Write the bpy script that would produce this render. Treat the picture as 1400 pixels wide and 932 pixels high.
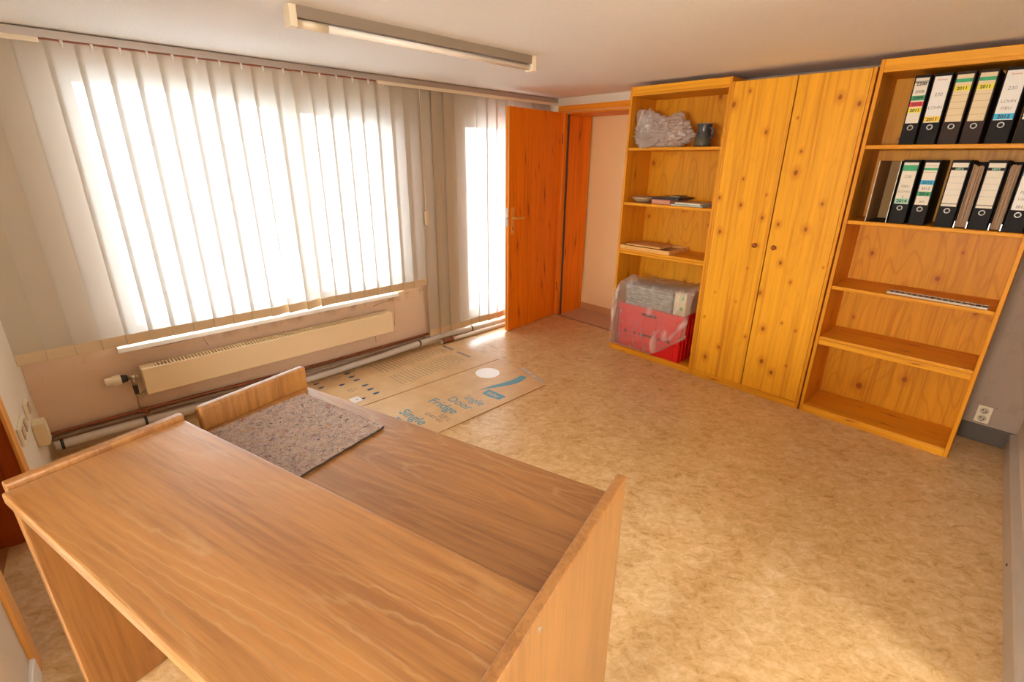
import bpy, bmesh, math, random
from mathutils import Vector, Matrix, noise
random.seed(7)
for o in list(bpy.data.objects): bpy.data.objects.remove(o)
SC = bpy.context.scene
COL = SC.collection
PI = math.pi

# ------------------------------------------------------------------ camera, light, exposure
SKY = 14.0            # daylight outside
FILL_REAR = 120.0    # added fill lamp at the made-up window behind the camera
FILL_REAR_RIGHT = 34.0   # second added fill lamp, at the other made-up window
EXPOSURE = 0.36
cam = bpy.data.cameras.new('camera'); camo = bpy.data.objects.new('camera', cam); COL.objects.link(camo)
RT, UP, FW = Vector((0.68418, -0.72925, 0.00895)), Vector((0.24627, 0.24267, 0.93834)), Vector((0.68658, 0.63983, -0.34567))
def set_cam(yaw=-0.8170, pitch=-0.3552, roll=0.00955, h=1.567, f=668.46):
    fw = Vector((math.cos(pitch)*math.sin(-yaw), math.cos(pitch)*math.cos(-yaw), math.sin(pitch)))
    rt = fw.cross(Vector((0, 0, 1))).normalized(); up = rt.cross(fw)
    c, s = math.cos(roll), math.sin(roll)
    r2, u2 = c*rt + s*up, -s*rt + c*up
    camo.matrix_world = Matrix(((r2.x, u2.x, -fw.x, 0), (r2.y, u2.y, -fw.y, 0), (r2.z, u2.z, -fw.z, h), (0, 0, 0, 1)))
    cam.sensor_fit = 'HORIZONTAL'; cam.sensor_width = 36.0; cam.lens = f*36.0/1400.0
    cam.clip_start = 0.02
set_cam()
SC.camera = camo
SC.view_settings.view_transform = 'Standard'; SC.view_settings.look = 'None'
SC.view_settings.gamma = 1.0; SC.view_settings.use_curve_mapping = False
SC.view_settings.exposure = EXPOSURE
try:
    SC.cycles.max_bounces = 10; SC.cycles.diffuse_bounces = 6; SC.cycles.transparent_max_bounces = 24
    SC.cycles.use_denoising = True; SC.cycles.sample_clamp_indirect = 12.0
    SC.cycles.caustics_reflective = False; SC.cycles.caustics_refractive = False
except Exception: pass
W = bpy.data.worlds.new('sky'); SC.world = W; W.use_nodes = True
W.node_tree.nodes['Background'].inputs[0].default_value = (0.88, 0.955, 1.0, 1)
W.node_tree.nodes['Background'].inputs[1].default_value = SKY

# frames of the walls: local x runs along the wall, z is up
FR_WIN = Matrix.Translation((0, 3.366, 0)) @ Matrix.Rotation(math.atan(-0.0338), 4, 'Z')           # y=0: blind plane, +y outdoors
FR_SHELF = Matrix.Translation((3.439, 0, 0)) @ Matrix.Rotation(math.atan2(1, 0.0618), 4, 'Z')       # y=0: shelf fronts, +y into the room
FR_LEFT = Matrix.Translation((-0.055, 3.42, 0)) @ Matrix.Rotation(math.atan2(1, 0.118), 4, 'Z')     # y=0: left wall face, +y away from the room
FR_DESK = Matrix.Rotation(math.radians(12.56), 4, 'Z')
ZC = 2.11
def area(name, m, sx, sy, e, col=(1, 1, 1), portal=False):
    l = bpy.data.lights.new(name, 'AREA'); l.shape = 'RECTANGLE'; l.size = sx; l.size_y = sy; l.energy = e; l.color = col
    o = bpy.data.objects.new(name, l); COL.objects.link(o); o.matrix_world = m
    if portal: l.cycles.is_portal = True
    return o
# a lamp shines along its own -Z
area('fill_light_rear', Matrix.Translation((-3.18, 0.45, 1.47)) @ Matrix.Rotation(math.radians(4), 4, 'Z') @ Matrix.Rotation(-PI/2, 4, 'Y'), 0.85, 1.1, FILL_REAR, (1.0, 0.92, 0.80))  # added fill lamp, set in the invented rear window
area('fill_light_rear_right', Matrix.Translation((1.0, -2.70, 1.45)) @ Matrix.Rotation(math.radians(-6), 4, 'Z') @ Matrix.Rotation(PI/2, 4, 'X'), 1.0, 0.9, FILL_REAR_RIGHT, (1.0, 0.90, 0.76))  # added fill lamp, set in the invented window to the right
area('sky_window', FR_WIN @ Matrix.Translation((1.335, 0.37, 1.26)) @ Matrix.Rotation(-PI/2, 4, 'X'), 1.87, 1.46, 1, portal=True)
area('sky_balcony', FR_WIN @ Matrix.Translation((3.35, 0.36, 1.0)) @ Matrix.Rotation(-PI/2, 4, 'X'), 0.8, 1.8, 1, portal=True)

# ------------------------------------------------------------------ material helpers
class NT:
    def __init__(s, name):
        s.m = bpy.data.materials.new(name); s.m.use_nodes = True; s.t = s.m.node_tree; s.n = s.t.nodes
        s.b = s.n['Principled BSDF']; s.out = s.n['Material Output']
    def node(s, typ, ins=None, **kw):
        n = s.n.new(typ)
        for k, v in kw.items(): setattr(n, k, v)
        for k, v in (ins or {}).items(): s.put(n.inputs[k], v)
        return n
    def put(s, sock, v):
        if isinstance(v, bpy.types.NodeSocket): s.t.links.new(v, sock)
        elif isinstance(v, bpy.types.Node): s.t.links.new(v.outputs[0], sock)
        else:
            if isinstance(v, tuple) and len(v) == 3 and sock.type == 'RGBA': v = (*v, 1)
            sock.default_value = v
    def math(s, op, a, b=0.0, c=0.0, clamp=False):
        n = s.node('ShaderNodeMath', {0: a, 1: b, 2: c}, operation=op); n.use_clamp = clamp
        return n.outputs[0]
    def mix(s, f, a, b):
        n = s.node('ShaderNodeMix', data_type='RGBA'); s.put(n.inputs[0], f); s.put(n.inputs[6], a); s.put(n.inputs[7], b)
        return n.outputs[2]
    def coord(s): return s.node('ShaderNodeTexCoord').outputs['Object']
    def sep(s):
        if not hasattr(s, '_sep'): s._sep = s.node('ShaderNodeSeparateXYZ', {0: s.coord()})
        return s._sep.outputs
    def vec(s, a, b, c=0.0): return s.node('ShaderNodeCombineXYZ', {0: a, 1: b, 2: c}).outputs[0]
    def noise(s, vec, scale, detail=3.0, rough=0.5, dist=0.0, color=False):
        n = s.node('ShaderNodeTexNoise', {'Vector': vec, 'Scale': scale, 'Detail': detail, 'Roughness': rough, 'Distortion': dist})
        return n.outputs[1 if color else 0]
    def ramp(s, f, stops):
        n = s.node('ShaderNodeValToRGB', {0: f}); e = n.color_ramp.elements
        while len(e) < len(stops): e.new(0.5)
        for el, (p, c) in zip(e, stops):
            el.position = p; el.color = (*c, 1) if len(c) == 3 else c
        return n.outputs[0]
    def rng(s, f, a, b, c=0.0, d=1.0):
        n = s.node('ShaderNodeMapRange', {0: f, 1: a, 2: b, 3: c, 4: d}); n.clamp = True
        return n.outputs[0]
    def bump(s, h, strength=0.2, dist=0.01):
        s.put(s.b.inputs['Normal'], s.node('ShaderNodeBump', {'Height': h, 'Strength': strength, 'Distance': dist}).outputs[0])
    def fin(s, col=None, rough=0.5, metal=0.0, spec=0.5):
        if col is not None: s.put(s.b.inputs['Base Color'], col)
        s.put(s.b.inputs['Roughness'], rough); s.put(s.b.inputs['Metallic'], metal); s.put(s.b.inputs['Specular IOR Level'], spec)
        return s.m
def plain(name, col, rough=0.5, metal=0.0, spec=0.5, vary=0.06):
    k = NT(name); f = k.noise(k.coord(), 9.0, 4.0)
    c = k.mix(f, tuple(x*(1-vary) for x in col), tuple(min(1, x*(1+vary)) for x in col))
    return k.fin(c, rough, metal, spec)

def pine(name, u, v, base=(0.83, 0.385, 0.022), dark=(0.62, 0.22, 0.012), knots=True, fine=46.0, cathedral=0.0, ku=6.0, kv=4.2, rough=0.42):
    k = NT(name); S = k.sep(); w = 3 - u - v
    U, V, Wd = S[u], S[v], S[w]
    vv = k.vec(k.math('MULTIPLY', U, fine), k.math('MULTIPLY', V, 1.1), k.math('MULTIPLY', Wd, fine))
    st = k.noise(vv, 1.0, 3.0, 0.6, 0.4)
    v2 = k.vec(k.math('MULTIPLY', U, 9.0), k.math('MULTIPLY', V, 0.5), k.math('MULTIPLY', Wd, 9.0))
    br = k.noise(v2, 1.0, 2.0)
    f = k.math('ADD', k.math('MULTIPLY', st, 0.75), k.math('MULTIPLY', br, 0.45))
    col = k.ramp(f, [(0.40, dark), (0.58, base), (0.78, tuple(min(1, c*1.12) for c in base))])
    if cathedral:
        v3 = k.vec(k.math('MULTIPLY', U, 5.5), k.math('MULTIPLY', V, 0.9), k.math('MULTIPLY', Wd, 5.5))
        cn = k.math('MULTIPLY', k.noise(v3, 1.0, 1.5, 0.4), 26.0)
        ring = k.math('PINGPONG', cn, 1.0)
        col = k.mix(k.math('MULTIPLY', k.rng(ring, 0.72, 1.0), cathedral), col, dark)
    if knots:
        wob = k.noise(k.coord(), 14.0, 2.0, color=True)
        base2 = k.vec(k.math('ADD', k.math('MULTIPLY', U, ku), k.math('MULTIPLY', V, 1.1)), k.math('SUBTRACT', k.math('MULTIPLY', V, kv), k.math('MULTIPLY', U, 1.4)))
        v4 = k.node('ShaderNodeMix', {0: 0.035, 4: base2, 5: wob}, data_type='VECTOR').outputs[1]
        vo = k.node('ShaderNodeTexVoronoi', {'Vector': v4, 'Scale': 1.0, 'Randomness': 1.0}, voronoi_dimensions='2D')
        rsep = k.node('ShaderNodeSeparateColor', {0: vo.outputs['Color']})
        on = k.math('GREATER_THAN', rsep.outputs[0], 0.22)
        size = k.math('MULTIPLY_ADD', rsep.outputs[1], 0.060, 0.020)
        d = k.math('DIVIDE', vo.outputs['Distance'], size)
        halo = k.math('MULTIPLY', k.rng(d, 3.4, 1.0, 0.0, 0.45), on)
        core = k.math('MULTIPLY', k.rng(d, 1.15, 0.55), on)
        pith = k.math('MULTIPLY', k.rng(d, 0.45, 0.15, 0.0, 0.5), on)
        col = k.mix(halo, col, (dark[0]*0.85, dark[1]*0.62, dark[2]*0.5))
        col = k.mix(k.math('MULTIPLY', core, 0.85), col, (0.27, 0.062, 0.006))
        col = k.mix(pith, col, (0.42, 0.14, 0.03))
    return k.fin(col, rough, 0.0, 0.22)

def oak(name, u, v, base=(0.385, 0.170, 0.040), dark=(0.285, 0.110, 0.021), light=(0.52, 0.33, 0.155), rough=0.34, gain=1.0):
    k = NT(name); S = k.sep(); w = 3 - u - v; U, V, Wd = S[u], S[v], S[w]
    vv = k.vec(k.math('MULTIPLY', U, 95.0), k.math('MULTIPLY', V, 3.2), k.math('MULTIPLY', Wd, 95.0))
    st = k.noise(vv, 1.0, 3.0, 0.65)
    v2 = k.vec(k.math('MULTIPLY', U, 12.0), k.math('MULTIPLY', V, 1.0), k.math('MULTIPLY', Wd, 12.0))
    br = k.noise(v2, 1.0, 3.0, 0.55)
    col = k.ramp(k.math('ADD', k.math('MULTIPLY', st, 0.6), k.math('MULTIPLY', br, 0.5)), [(0.42, dark), (0.55, base), (0.68, tuple(c*1.2 for c in base))])
    wob = k.math('MULTIPLY', k.noise(k.vec(k.math('MULTIPLY', U, 55.0), k.math('MULTIPLY', V, 16.0)), 1.0, 2.0), 0.030)
    v3 = k.vec(k.math('MULTIPLY', U, 4.2), k.math('MULTIPLY', V, 0.75), k.math('MULTIPLY', Wd, 4.2))
    cn = k.math('MULTIPLY', k.math('ADD', k.noise(v3, 1.0, 0.3, 0.4), wob), 44.0)
    ring = k.math('PINGPONG', cn, 1.0)
    msk = k.rng(k.noise(k.vec(k.math('MULTIPLY', U, 3.4), k.math('MULTIPLY', V, 0.8)), 1.0, 1.0), 0.36, 0.60)
    col = k.mix(k.math('MULTIPLY', k.math('MULTIPLY', k.rng(ring, 0.74, 0.97), msk), 0.48*gain), col, light)
    col = k.mix(k.math('MULTIPLY', k.math('MULTIPLY', k.rng(ring, 0.45, 0.0), msk), 0.20*gain), col, dark)
    k.bump(st, 0.03, 0.002)
    k.b.inputs['Coat Weight'].default_value = 1.0; k.b.inputs['Coat Roughness'].default_value = 0.28
    return k.fin(col, rough, 0.0, 0.6)

# ------------------------------------------------------------------ materials
M = {}
def m_floor():
    k = NT('floor_vinyl'); c = k.coord(); S = k.sep()
    rot = k.vec(k.math('MULTIPLY_ADD', S[0], 0.8, k.math('MULTIPLY', S[1], 0.6)), k.math('MULTIPLY', k.math('SUBTRACT', S[1], k.math('MULTIPLY', S[0], 0.7)), 0.55))
    a = k.noise(rot, 26.0, 8.0, 0.72, 0.8); b = k.noise(c, 6.0, 3.0, 0.5); d = k.noise(rot, 90.0, 4.0, 0.65, 0.6)
    f = k.math('ADD', k.math('MULTIPLY', a, 0.62), k.math('ADD', k.math('MULTIPLY', b, 0.2), k.math('MULTIPLY', d, 0.2)))
    col = k.ramp(f, [(0.38, (0.42, 0.235, 0.085)), (0.46, (0.60, 0.385, 0.165)), (0.53, (0.68, 0.465, 0.225)), (0.65, (0.80, 0.62, 0.38))])
    k.bump(d, 0.04, 0.003)
    return k.fin(col, 0.30, 0.0, 0.6)
M['floor'] = m_floor()
def m_plaster(name, col, var, bs=0.25, scale=160.0, stain=None):
    k = NT(name); c = k.coord()
    f = k.noise(c, 2.3, 5.0, 0.6); g = k.noise(c, scale, 3.0, 0.6)
    cc = k.mix(f, tuple(x*(1-var) for x in col), tuple(min(1, x*(1+var)) for x in col))
    cc = k.mix(k.rng(g, 0.3, 0.7, 0.0, 0.10), cc, tuple(x*0.7 for x in col))
    if stain:
        zz = k.sep()[2]; drip = k.math('MULTIPLY', k.math('MULTIPLY', k.rng(zz, 0.44, 0.50), k.rng(zz, 0.53, 0.515)), k.rng(k.sep()[0], 0.75, 0.95)); dn = k.rng(k.noise(k.vec(k.math('MULTIPLY', k.sep()[0], 9.0), 0.0, k.math('MULTIPLY', zz, 4.0)), 1.0, 4.0, 0.6), 0.46, 0.60, 0.0, 0.7)
        if name == 'wall_old_plaster': cc = k.mix(k.math('MULTIPLY', drip, dn), cc, (0.40, 0.22, 0.12))
        s = k.rng(k.noise(c, 5.5, 6.0, 0.7), 0.56, 0.72, 0.0, 0.55); cc = k.mix(s, cc, stain)
        sp = k.rng(k.noise(c, 55.0, 1.0), 0.74, 0.80, 0.0, 0.5); cc = k.mix(sp, cc, tuple(x*0.5 for x in stain))
    k.bump(g, bs, 0.004)
    return k.fin(cc, 0.85, 0.0, 0.2)
M['ceiling'] = m_plaster('ceiling_woodchip', (0.885, 0.895, 0.90), 0.02, 0.6, 130.0)
M['wall'] = m_plaster('wall_cream', (0.74, 0.67, 0.55), 0.03, 0.25)
M['wall_tan'] = m_plaster('wall_old_plaster', (0.74, 0.54, 0.385), 0.08, 0.25, 120.0, (0.56, 0.37, 0.24))
M['wall_grey'] = m_plaster('wall_grey_brown', (0.40, 0.30, 0.225), 0.05, 0.3, 120.0, (0.28, 0.20, 0.14))
M['wall_peach'] = plain('wall_peach', (0.96, 0.70, 0.36), 0.8, vary=0.03)
M['rear_floor_dark'] = plain('rear_floor_dark', (0.16, 0.10, 0.07), 0.95, vary=0.15)  # dark tone picked to cut bounce light in the added rear room
M['hall_floor'] = plain('hall_floor', (0.55, 0.36, 0.24), 0.5, vary=0.12)
M['hall_base'] = plain('hall_skirting', (0.60, 0.31, 0.12), 0.5)
M['pine_vx'] = pine('pine_front', 0, 2, cathedral=0.16)
M['pine_side'] = pine('pine_side', 1, 2, base=(0.72, 0.29, 0.014), ku=9.0, kv=2.6)
M['pine_shelf'] = pine('pine_shelf', 1, 0, base=(0.74, 0.31, 0.016), ku=9.0, kv=2.4)
M['pine_rail'] = pine('pine_rail', 2, 0, base=(0.80, 0.36, 0.02), ku=15.0, kv=2.2)
M['pine_back'] = pine('pine_back', 0, 2, base=(0.70, 0.30, 0.016), dark=(0.54, 0.19, 0.008), fine=60.0, cathedral=0.55, ku=4.0, kv=3.0)
M['door_wood'] = pine('door_veneer', 0, 2, base=(0.88, 0.225, 0.003), dark=(0.66, 0.125, 0.002), fine=70.0, cathedral=0.25, ku=9.0, kv=1.2, rough=0.32)
M['frame_wood'] = pine('frame_veneer', 1, 2, base=(0.86, 0.225, 0.004), dark=(0.64, 0.12, 0.002), fine=60.0, ku=7.0, kv=1.0, rough=0.35)
M['head_wood'] = pine('frame_head_veneer', 2, 0, base=(0.80, 0.29, 0.02), dark=(0.62, 0.17, 0.008), knots=False, fine=60.0)
M['edge_wood'] = pine('edge_wood', 1, 2, base=(0.80, 0.40, 0.10), dark=(0.70, 0.28, 0.05), knots=False)
M['brown_wood'] = pine('door_dark_veneer', 0, 2, base=(0.36, 0.075, 0.008), dark=(0.25, 0.045, 0.004), knots=False)
M['oak_top'] = oak('oak_top', 0, 1)
M['oak_side'] = oak('oak_side', 0, 2, light=(0.56, 0.30, 0.12), gain=0.6)
M['oak_in'] = oak('oak_dark', 0, 2)
M['knob'] = plain('knob_wood', (0.30, 0.065, 0.012), 0.3)
def m_fabric():
    k = NT('blind_fabric'); c = k.coord()
    wv = k.noise(c, 420.0, 2.0); sl = k.noise(k.vec(k.math('MULTIPLY', k.sep()[0], 30.0), 0.0, k.math('MULTIPLY', k.sep()[2], 0.3)), 1.0, 2.0)
    col = k.mix(k.math('MULTIPLY', k.math('ADD', wv, sl), 0.5), (0.82, 0.68, 0.48), (0.89, 0.77, 0.59))
    d = k.node('ShaderNodeBsdfDiffuse', {0: col}); t = k.node('ShaderNodeBsdfTranslucent', {0: (0.255, 0.26, 0.26, 1)}); tr = k.node('ShaderNodeBsdfTransparent', {0: (1, 1, 1, 1)})
    m1 = k.node('ShaderNodeMixShader', {0: 0.50, 1: d, 2: t}); m2 = k.node('ShaderNodeMixShader', {0: 0.06, 1: m1, 2: tr})
    k.put(k.out.inputs[0], m2); return k.m
M['fabric'] = m_fabric()
M['hem'] = plain('blind_hem', (0.62, 0.46, 0.28), 0.8)
M['track'] = plain('track_aluminium', (0.46, 0.39, 0.34), 0.45, 0.35)
M['red_strip'] = plain('red_brown_strip', (0.36, 0.10, 0.05), 0.5)
M['cream_plastic'] = plain('cream_plastic', (0.80, 0.70, 0.52), 0.45)
M['old_plastic'] = plain('yellowed_plastic', (0.74, 0.60, 0.36), 0.45)
M['white_plastic'] = plain('white_plastic', (0.82, 0.80, 0.76), 0.35)
M['window_frame'] = plain('window_frame_white', (0.80, 0.80, 0.78), 0.4)
M['enamel'] = plain('radiator_enamel', (0.86, 0.69, 0.44), 0.4, vary=0.02)
M['dark'] = plain('dark_gap', (0.02, 0.015, 0.012), 0.8)
M['marble'] = plain('white_marble', (0.84, 0.86, 0.88), 0.25, vary=0.08)
M['copper'] = plain('rusty_copper', (0.27, 0.085, 0.03), 0.45, 0.3, vary=0.4)
M['pipe_brown'] = plain('dusty_pipe', (0.32, 0.22, 0.15), 0.6, vary=0.2)
M['pipe_white'] = plain('grey_white_pipe', (0.60, 0.55, 0.49), 0.45, vary=0.08)
M['rubber'] = plain('black_rubber', (0.02, 0.02, 0.02), 0.5)
M['metal_dull'] = plain('dull_brass', (0.46, 0.37, 0.24), 0.4, 0.6)
M['brass'] = plain('brass', (0.92, 0.60, 0.18), 0.3, 0.75)
M['bronze'] = plain('bronze_plate', (0.86, 0.40, 0.09), 0.4, 0.2)
M['steel'] = plain('steel', (0.55, 0.54, 0.52), 0.3, 0.9)
def m_felt():
    k = NT('grey_felt'); c = k.coord()
    f = k.noise(c, 220.0, 5.0, 0.7); col = k.ramp(f, [(0.3, (0.30, 0.225, 0.195)), (0.5, (0.58, 0.46, 0.41)), (0.7, (0.82, 0.70, 0.64))])
    col = k.mix(k.rng(k.noise(c, 60.0, 6.0, 0.75), 0.44, 0.60, 0.0, 0.55), col, (0.27, 0.20, 0.18)); col = k.mix(k.rng(k.noise(c, 18.0, 4.0, 0.6), 0.55, 0.70, 0.0, 0.35), col, (0.62, 0.46, 0.34))
    for off, cc, th in ((3.1, (0.42, 0.05, 0.05), 0.655), (9.7, (0.06, 0.08, 0.26), 0.65), (21.3, (0.62, 0.40, 0.14), 0.66), (33.0, (0.08, 0.22, 0.16), 0.66), (41.0, (0.05, 0.04, 0.04), 0.65)):
        v = k.node('ShaderNodeVectorMath', {0: c, 1: (off, off*1.7, off*0.3)}, operation='ADD').outputs[0]
        col = k.mix(k.rng(k.noise(v, 66.0, 3.0, 0.6, 1.2), th-0.045, th+0.03, 0.0, 0.9), col, cc)
    k.bump(f, 0.9, 0.006); return k.fin(col, 0.95, 0.0, 0.1)
M['felt'] = m_felt()
M['felt_edge'] = plain('felt_edge', (0.06, 0.04, 0.03), 0.95)
def m_card():
    k = NT('cardboard'); S = k.sep()
    f = k.noise(k.coord(), 7.0, 5.0, 0.6); fl = k.noise(k.vec(k.math('MULTIPLY', S[0], 2.0), k.math('MULTIPLY', S[1], 120.0)), 1.0, 2.0)
    col = k.ramp(k.math('ADD', k.math('MULTIPLY', f, 0.7), k.math('MULTIPLY', fl, 0.3)), [(0.3, (0.60, 0.385, 0.185)), (0.55, (0.70, 0.475, 0.245)), (0.75, (0.76, 0.55, 0.32))])
    return k.fin(col, 0.42, 0.0, 0.5)
M['card'] = m_card()
M['card_edge'] = plain('cardboard_edge', (0.36, 0.17, 0.06), 0.8)
M['ink_blue'] = plain('ink_blue', (0.11, 0.34, 0.46), 0.5)
M['ink_navy'] = plain('ink_navy', (0.03, 0.10, 0.24), 0.5)
M['ink_grey'] = plain('ink_grey', (0.26, 0.22, 0.18), 0.5)
M['ink_black'] = plain('ink_black', (0.015, 0.014, 0.014), 0.6)
M['ink_red'] = plain('ink_red', (0.60, 0.05, 0.05), 0.6)
M['paper_white'] = plain('paper_white', (0.84, 0.82, 0.77), 0.6, vary=0.03)
M['paper_cream'] = plain('paper_cream', (0.80, 0.66, 0.42), 0.7, vary=0.03)
M['paper_ivory'] = plain('paper_ivory', (0.80, 0.74, 0.62), 0.7, vary=0.03)
M['disc'] = plain('glossy_white_paper', (0.92, 0.92, 0.92), 0.25, vary=0.01)
M['green'] = plain('sticker_green', (0.02, 0.36, 0.14), 0.5)
M['red'] = plain('sticker_red', (0.80, 0.03, 0.03), 0.5)
M['yellow'] = plain('sticker_yellow', (0.82, 0.72, 0.02), 0.5)
M['amber'] = plain('sticker_amber', (0.86, 0.58, 0.02), 0.5)
M['blue'] = plain('sticker_blue', (0.01, 0.42, 0.72), 0.5)
M['mint'] = plain('sticker_mint', (0.30, 0.62, 0.44), 0.5)
M['slate'] = plain('sticker_slate', (0.32, 0.44, 0.46), 0.5)
M['binder'] = plain('binder_black', (0.014, 0.012, 0.011), 0.6, 0.0, 0.18, 0.2)
M['binder_brown'] = plain('binder_brown_black', (0.045, 0.028, 0.022), 0.6, 0.0, 0.18, 0.2)
M['kraft'] = plain('kraft_board', (0.38, 0.23, 0.10), 0.9, 0.0, 0.1)
def m_pages():
    k = NT('paper_pages'); S = k.sep()
    f = k.noise(k.vec(k.math('MULTIPLY', S[0], 420.0), 0.0, k.math('MULTIPLY', S[2], 3.0)), 1.0, 3.0, 0.7)
    g = k.noise(k.vec(k.math('MULTIPLY', S[0], 60.0), 0.0, k.math('MULTIPLY', S[2], 6.0)), 1.0, 3.0)
    col = k.ramp(f, [(0.3, (0.10, 0.05, 0.03)), (0.5, (0.36, 0.22, 0.12)), (0.66, (0.62, 0.48, 0.36))])
    col = k.mix(k.rng(g, 0.5, 0.65, 0.0, 0.6), col, (0.46, 0.22, 0.07))
    return k.fin(col, 0.8)
M['pages'] = m_pages()
M['crate'] = plain('red_plastic', (0.78, 0.010, 0.012), 0.32, vary=0.05)
M['slot'] = plain('slot_dark', (0.05, 0.006, 0.006), 0.8)
def m_news():
    k = NT('newsprint'); S = k.sep()
    f = k.noise(k.vec(k.math('MULTIPLY', S[0], 22.0), k.math('MULTIPLY', S[1], 9.0), k.math('MULTIPLY', S[2], 60.0)), 1.0, 5.0, 0.7)
    col = k.ramp(f, [(0.32, (0.14, 0.12, 0.10)), (0.5, (0.34, 0.31, 0.27)), (0.68, (0.56, 0.52, 0.46))])
    return k.fin(col, 0.7)
M['news'] = m_news()
M['carton'] = plain('printed_carton', (0.62, 0.50, 0.34), 0.6, vary=0.2)
def m_bag(name, clear, streak, bst, bsc, ss=1.0):
    k = NT(name); c = k.coord()
    f = k.noise(k.vec(k.math('MULTIPLY', k.sep()[0], 9.0*ss), k.math('MULTIPLY', k.sep()[1], 9.0*ss), k.math('MULTIPLY', k.sep()[2], 3.5*ss)), 1.0, 2.5, 0.5, 1.8); g = k.rng(f, 0.54, 0.70, 0.0, streak)
    wr = k.noise(c, bsc, 3.0, 0.5, 0.8)
    nb = k.node('ShaderNodeBump', {'Height': wr, 'Strength': bst, 'Distance': 0.012}).outputs[0]
    d = k.node('ShaderNodeBsdfDiffuse', {0: (0.97, 0.95, 0.92, 1), 'Normal': nb}); t = k.node('ShaderNodeBsdfTranslucent', {0: (0.98, 0.96, 0.93, 1), 'Normal': nb})
    g1 = k.node('ShaderNodeBsdfGlossy', {0: (1, 1, 1, 1), 1: 0.16, 'Normal': nb}); tr = k.node('ShaderNodeBsdfTransparent', {0: (0.99, 0.985, 0.98, 1)})
    dt = k.node('ShaderNodeMixShader', {0: 0.45, 1: d, 2: t})
    lw = k.node('ShaderNodeLayerWeight', {0: 0.35}).outputs[1]
    film = k.math('ADD', g, k.math('MULTIPLY_ADD', lw, 0.25, 1-clear), clamp=True)
    a = k.node('ShaderNodeMixShader', {0: film, 1: tr, 2: dt})
    fr = k.node('ShaderNodeFresnel', {0: 1.35, 'Normal': nb}).outputs[0]
    k.put(k.out.inputs[0], k.node('ShaderNodeMixShader', {0: k.math('MULTIPLY_ADD', fr, 0.40, 0.01, clamp=True), 1: a, 2: g1})); return k.m
M['bag'] = m_bag('clear_plastic_film', 0.62, 0.45, 0.35, 14.0)
M['bag_thin'] = m_bag('thin_plastic_film', 0.80, 0.62, 0.2, 7.0, 0.55)
def m_glass():
    k = NT('window_glass'); t = k.node('ShaderNodeBsdfTransparent'); g = k.node('ShaderNodeBsdfGlossy', {1: 0.02})
    k.put(k.out.inputs[0], k.node('ShaderNodeMixShader', {0: 0.05, 1: t, 2: g})); return k.m
M['glass'] = m_glass()
def m_ceramic():
    k = NT('glazed_stoneware'); S = k.sep()
    f = k.noise(k.coord(), 38.0, 4.0, 0.6)
    g = k.rng(S[2], 0.02, 0.09)
    col = k.mix(g, (0.09, 0.075, 0.045), (0.035, 0.045, 0.055)); col = k.mix(k.rng(f, 0.5, 0.7, 0.0, 0.5), col, (0.20, 0.14, 0.06))
    return k.fin(col, 0.25)
M['ceramic'] = m_ceramic()
M['bowl'] = plain('stoneware_bowl', (0.48, 0.38, 0.25), 0.45)
M['vent_dark'] = plain('vent_dark', (0.10, 0.07, 0.04), 0.6)
M['vent_light'] = plain('vent_light', (0.62, 0.56, 0.44), 0.5)
M['book_red'] = plain('book_red', (0.40, 0.10, 0.06), 0.5)
M['pages_pink'] = plain('book_pages_pink', (0.62, 0.30, 0.19), 0.7)
M['book_black'] = plain('book_black', (0.03, 0.032, 0.034), 0.4)
M['book_grey'] = plain('book_grey', (0.50, 0.42, 0.30), 0.5)
M['tray_wood'] = pine('tray_wood', 1, 0, base=(0.72, 0.40, 0.13), dark=(0.60, 0.28, 0.07), knots=False)
M['duct'] = plain('grey_skirting', (0.50, 0.445, 0.375), 0.4, vary=0.1)
M['duct_dark'] = plain('dark_skirting', (0.085, 0.062, 0.045), 0.5, vary=0.25)
M['chrome_strip'] = plain('brass_threshold', (0.72, 0.52, 0.20), 0.35, 0.7)
M['tube'] = plain('lamp_tube', (0.86, 0.80, 0.72), 0.2, vary=0.01)
M['lamp_body'] = plain('lamp_body', (0.26, 0.20, 0.145), 0.5, vary=0.02)

# ------------------------------------------------------------------ mesh helpers
def BM(): return bmesh.new()
def box(bm, x0, x1, y0, y1, z0, z1, bev=0.0, seg=2, mi=0):
    vs = [bm.verts.new(p) for p in ((x0, y0, z0), (x1, y0, z0), (x1, y1, z0), (x0, y1, z0), (x0, y0, z1), (x1, y0, z1), (x1, y1, z1), (x0, y1, z1))]
    fs = [bm.faces.new([vs[i] for i in q]) for q in ((3, 2, 1, 0), (4, 5, 6, 7), (0, 1, 5, 4), (1, 2, 6, 5), (2, 3, 7, 6), (3, 0, 4, 7))]
    for f in fs: f.material_index = mi
    if bev > 0:
        es = list({e for f in fs for e in f.edges})
        r = bmesh.ops.bevel(bm, geom=es, offset=bev, segments=seg, profile=0.6, affect='EDGES')
        for f in r['faces']: f.material_index = mi
    return vs
def prism(bm, pts, a, b, axis=2, mi=0, bev=0.0):
    def P(p, h):
        q = [p[0], p[1]]; q.insert(axis, h); return q
    lo = [bm.verts.new(P(p, a)) for p in pts]; hi = [bm.verts.new(P(p, b)) for p in pts]
    n = len(pts); fs = [bm.faces.new(lo[::-1]), bm.faces.new(hi)]
    for i in range(n): fs.append(bm.faces.new((lo[i], lo[(i+1) % n], hi[(i+1) % n], hi[i])))
    for f in fs: f.material_index = mi
    if bev:
        bmesh.ops.bevel(bm, geom=list({e for f in fs[:2] for e in f.edges}), offset=bev, segments=2, profile=0.6, affect='EDGES')
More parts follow.
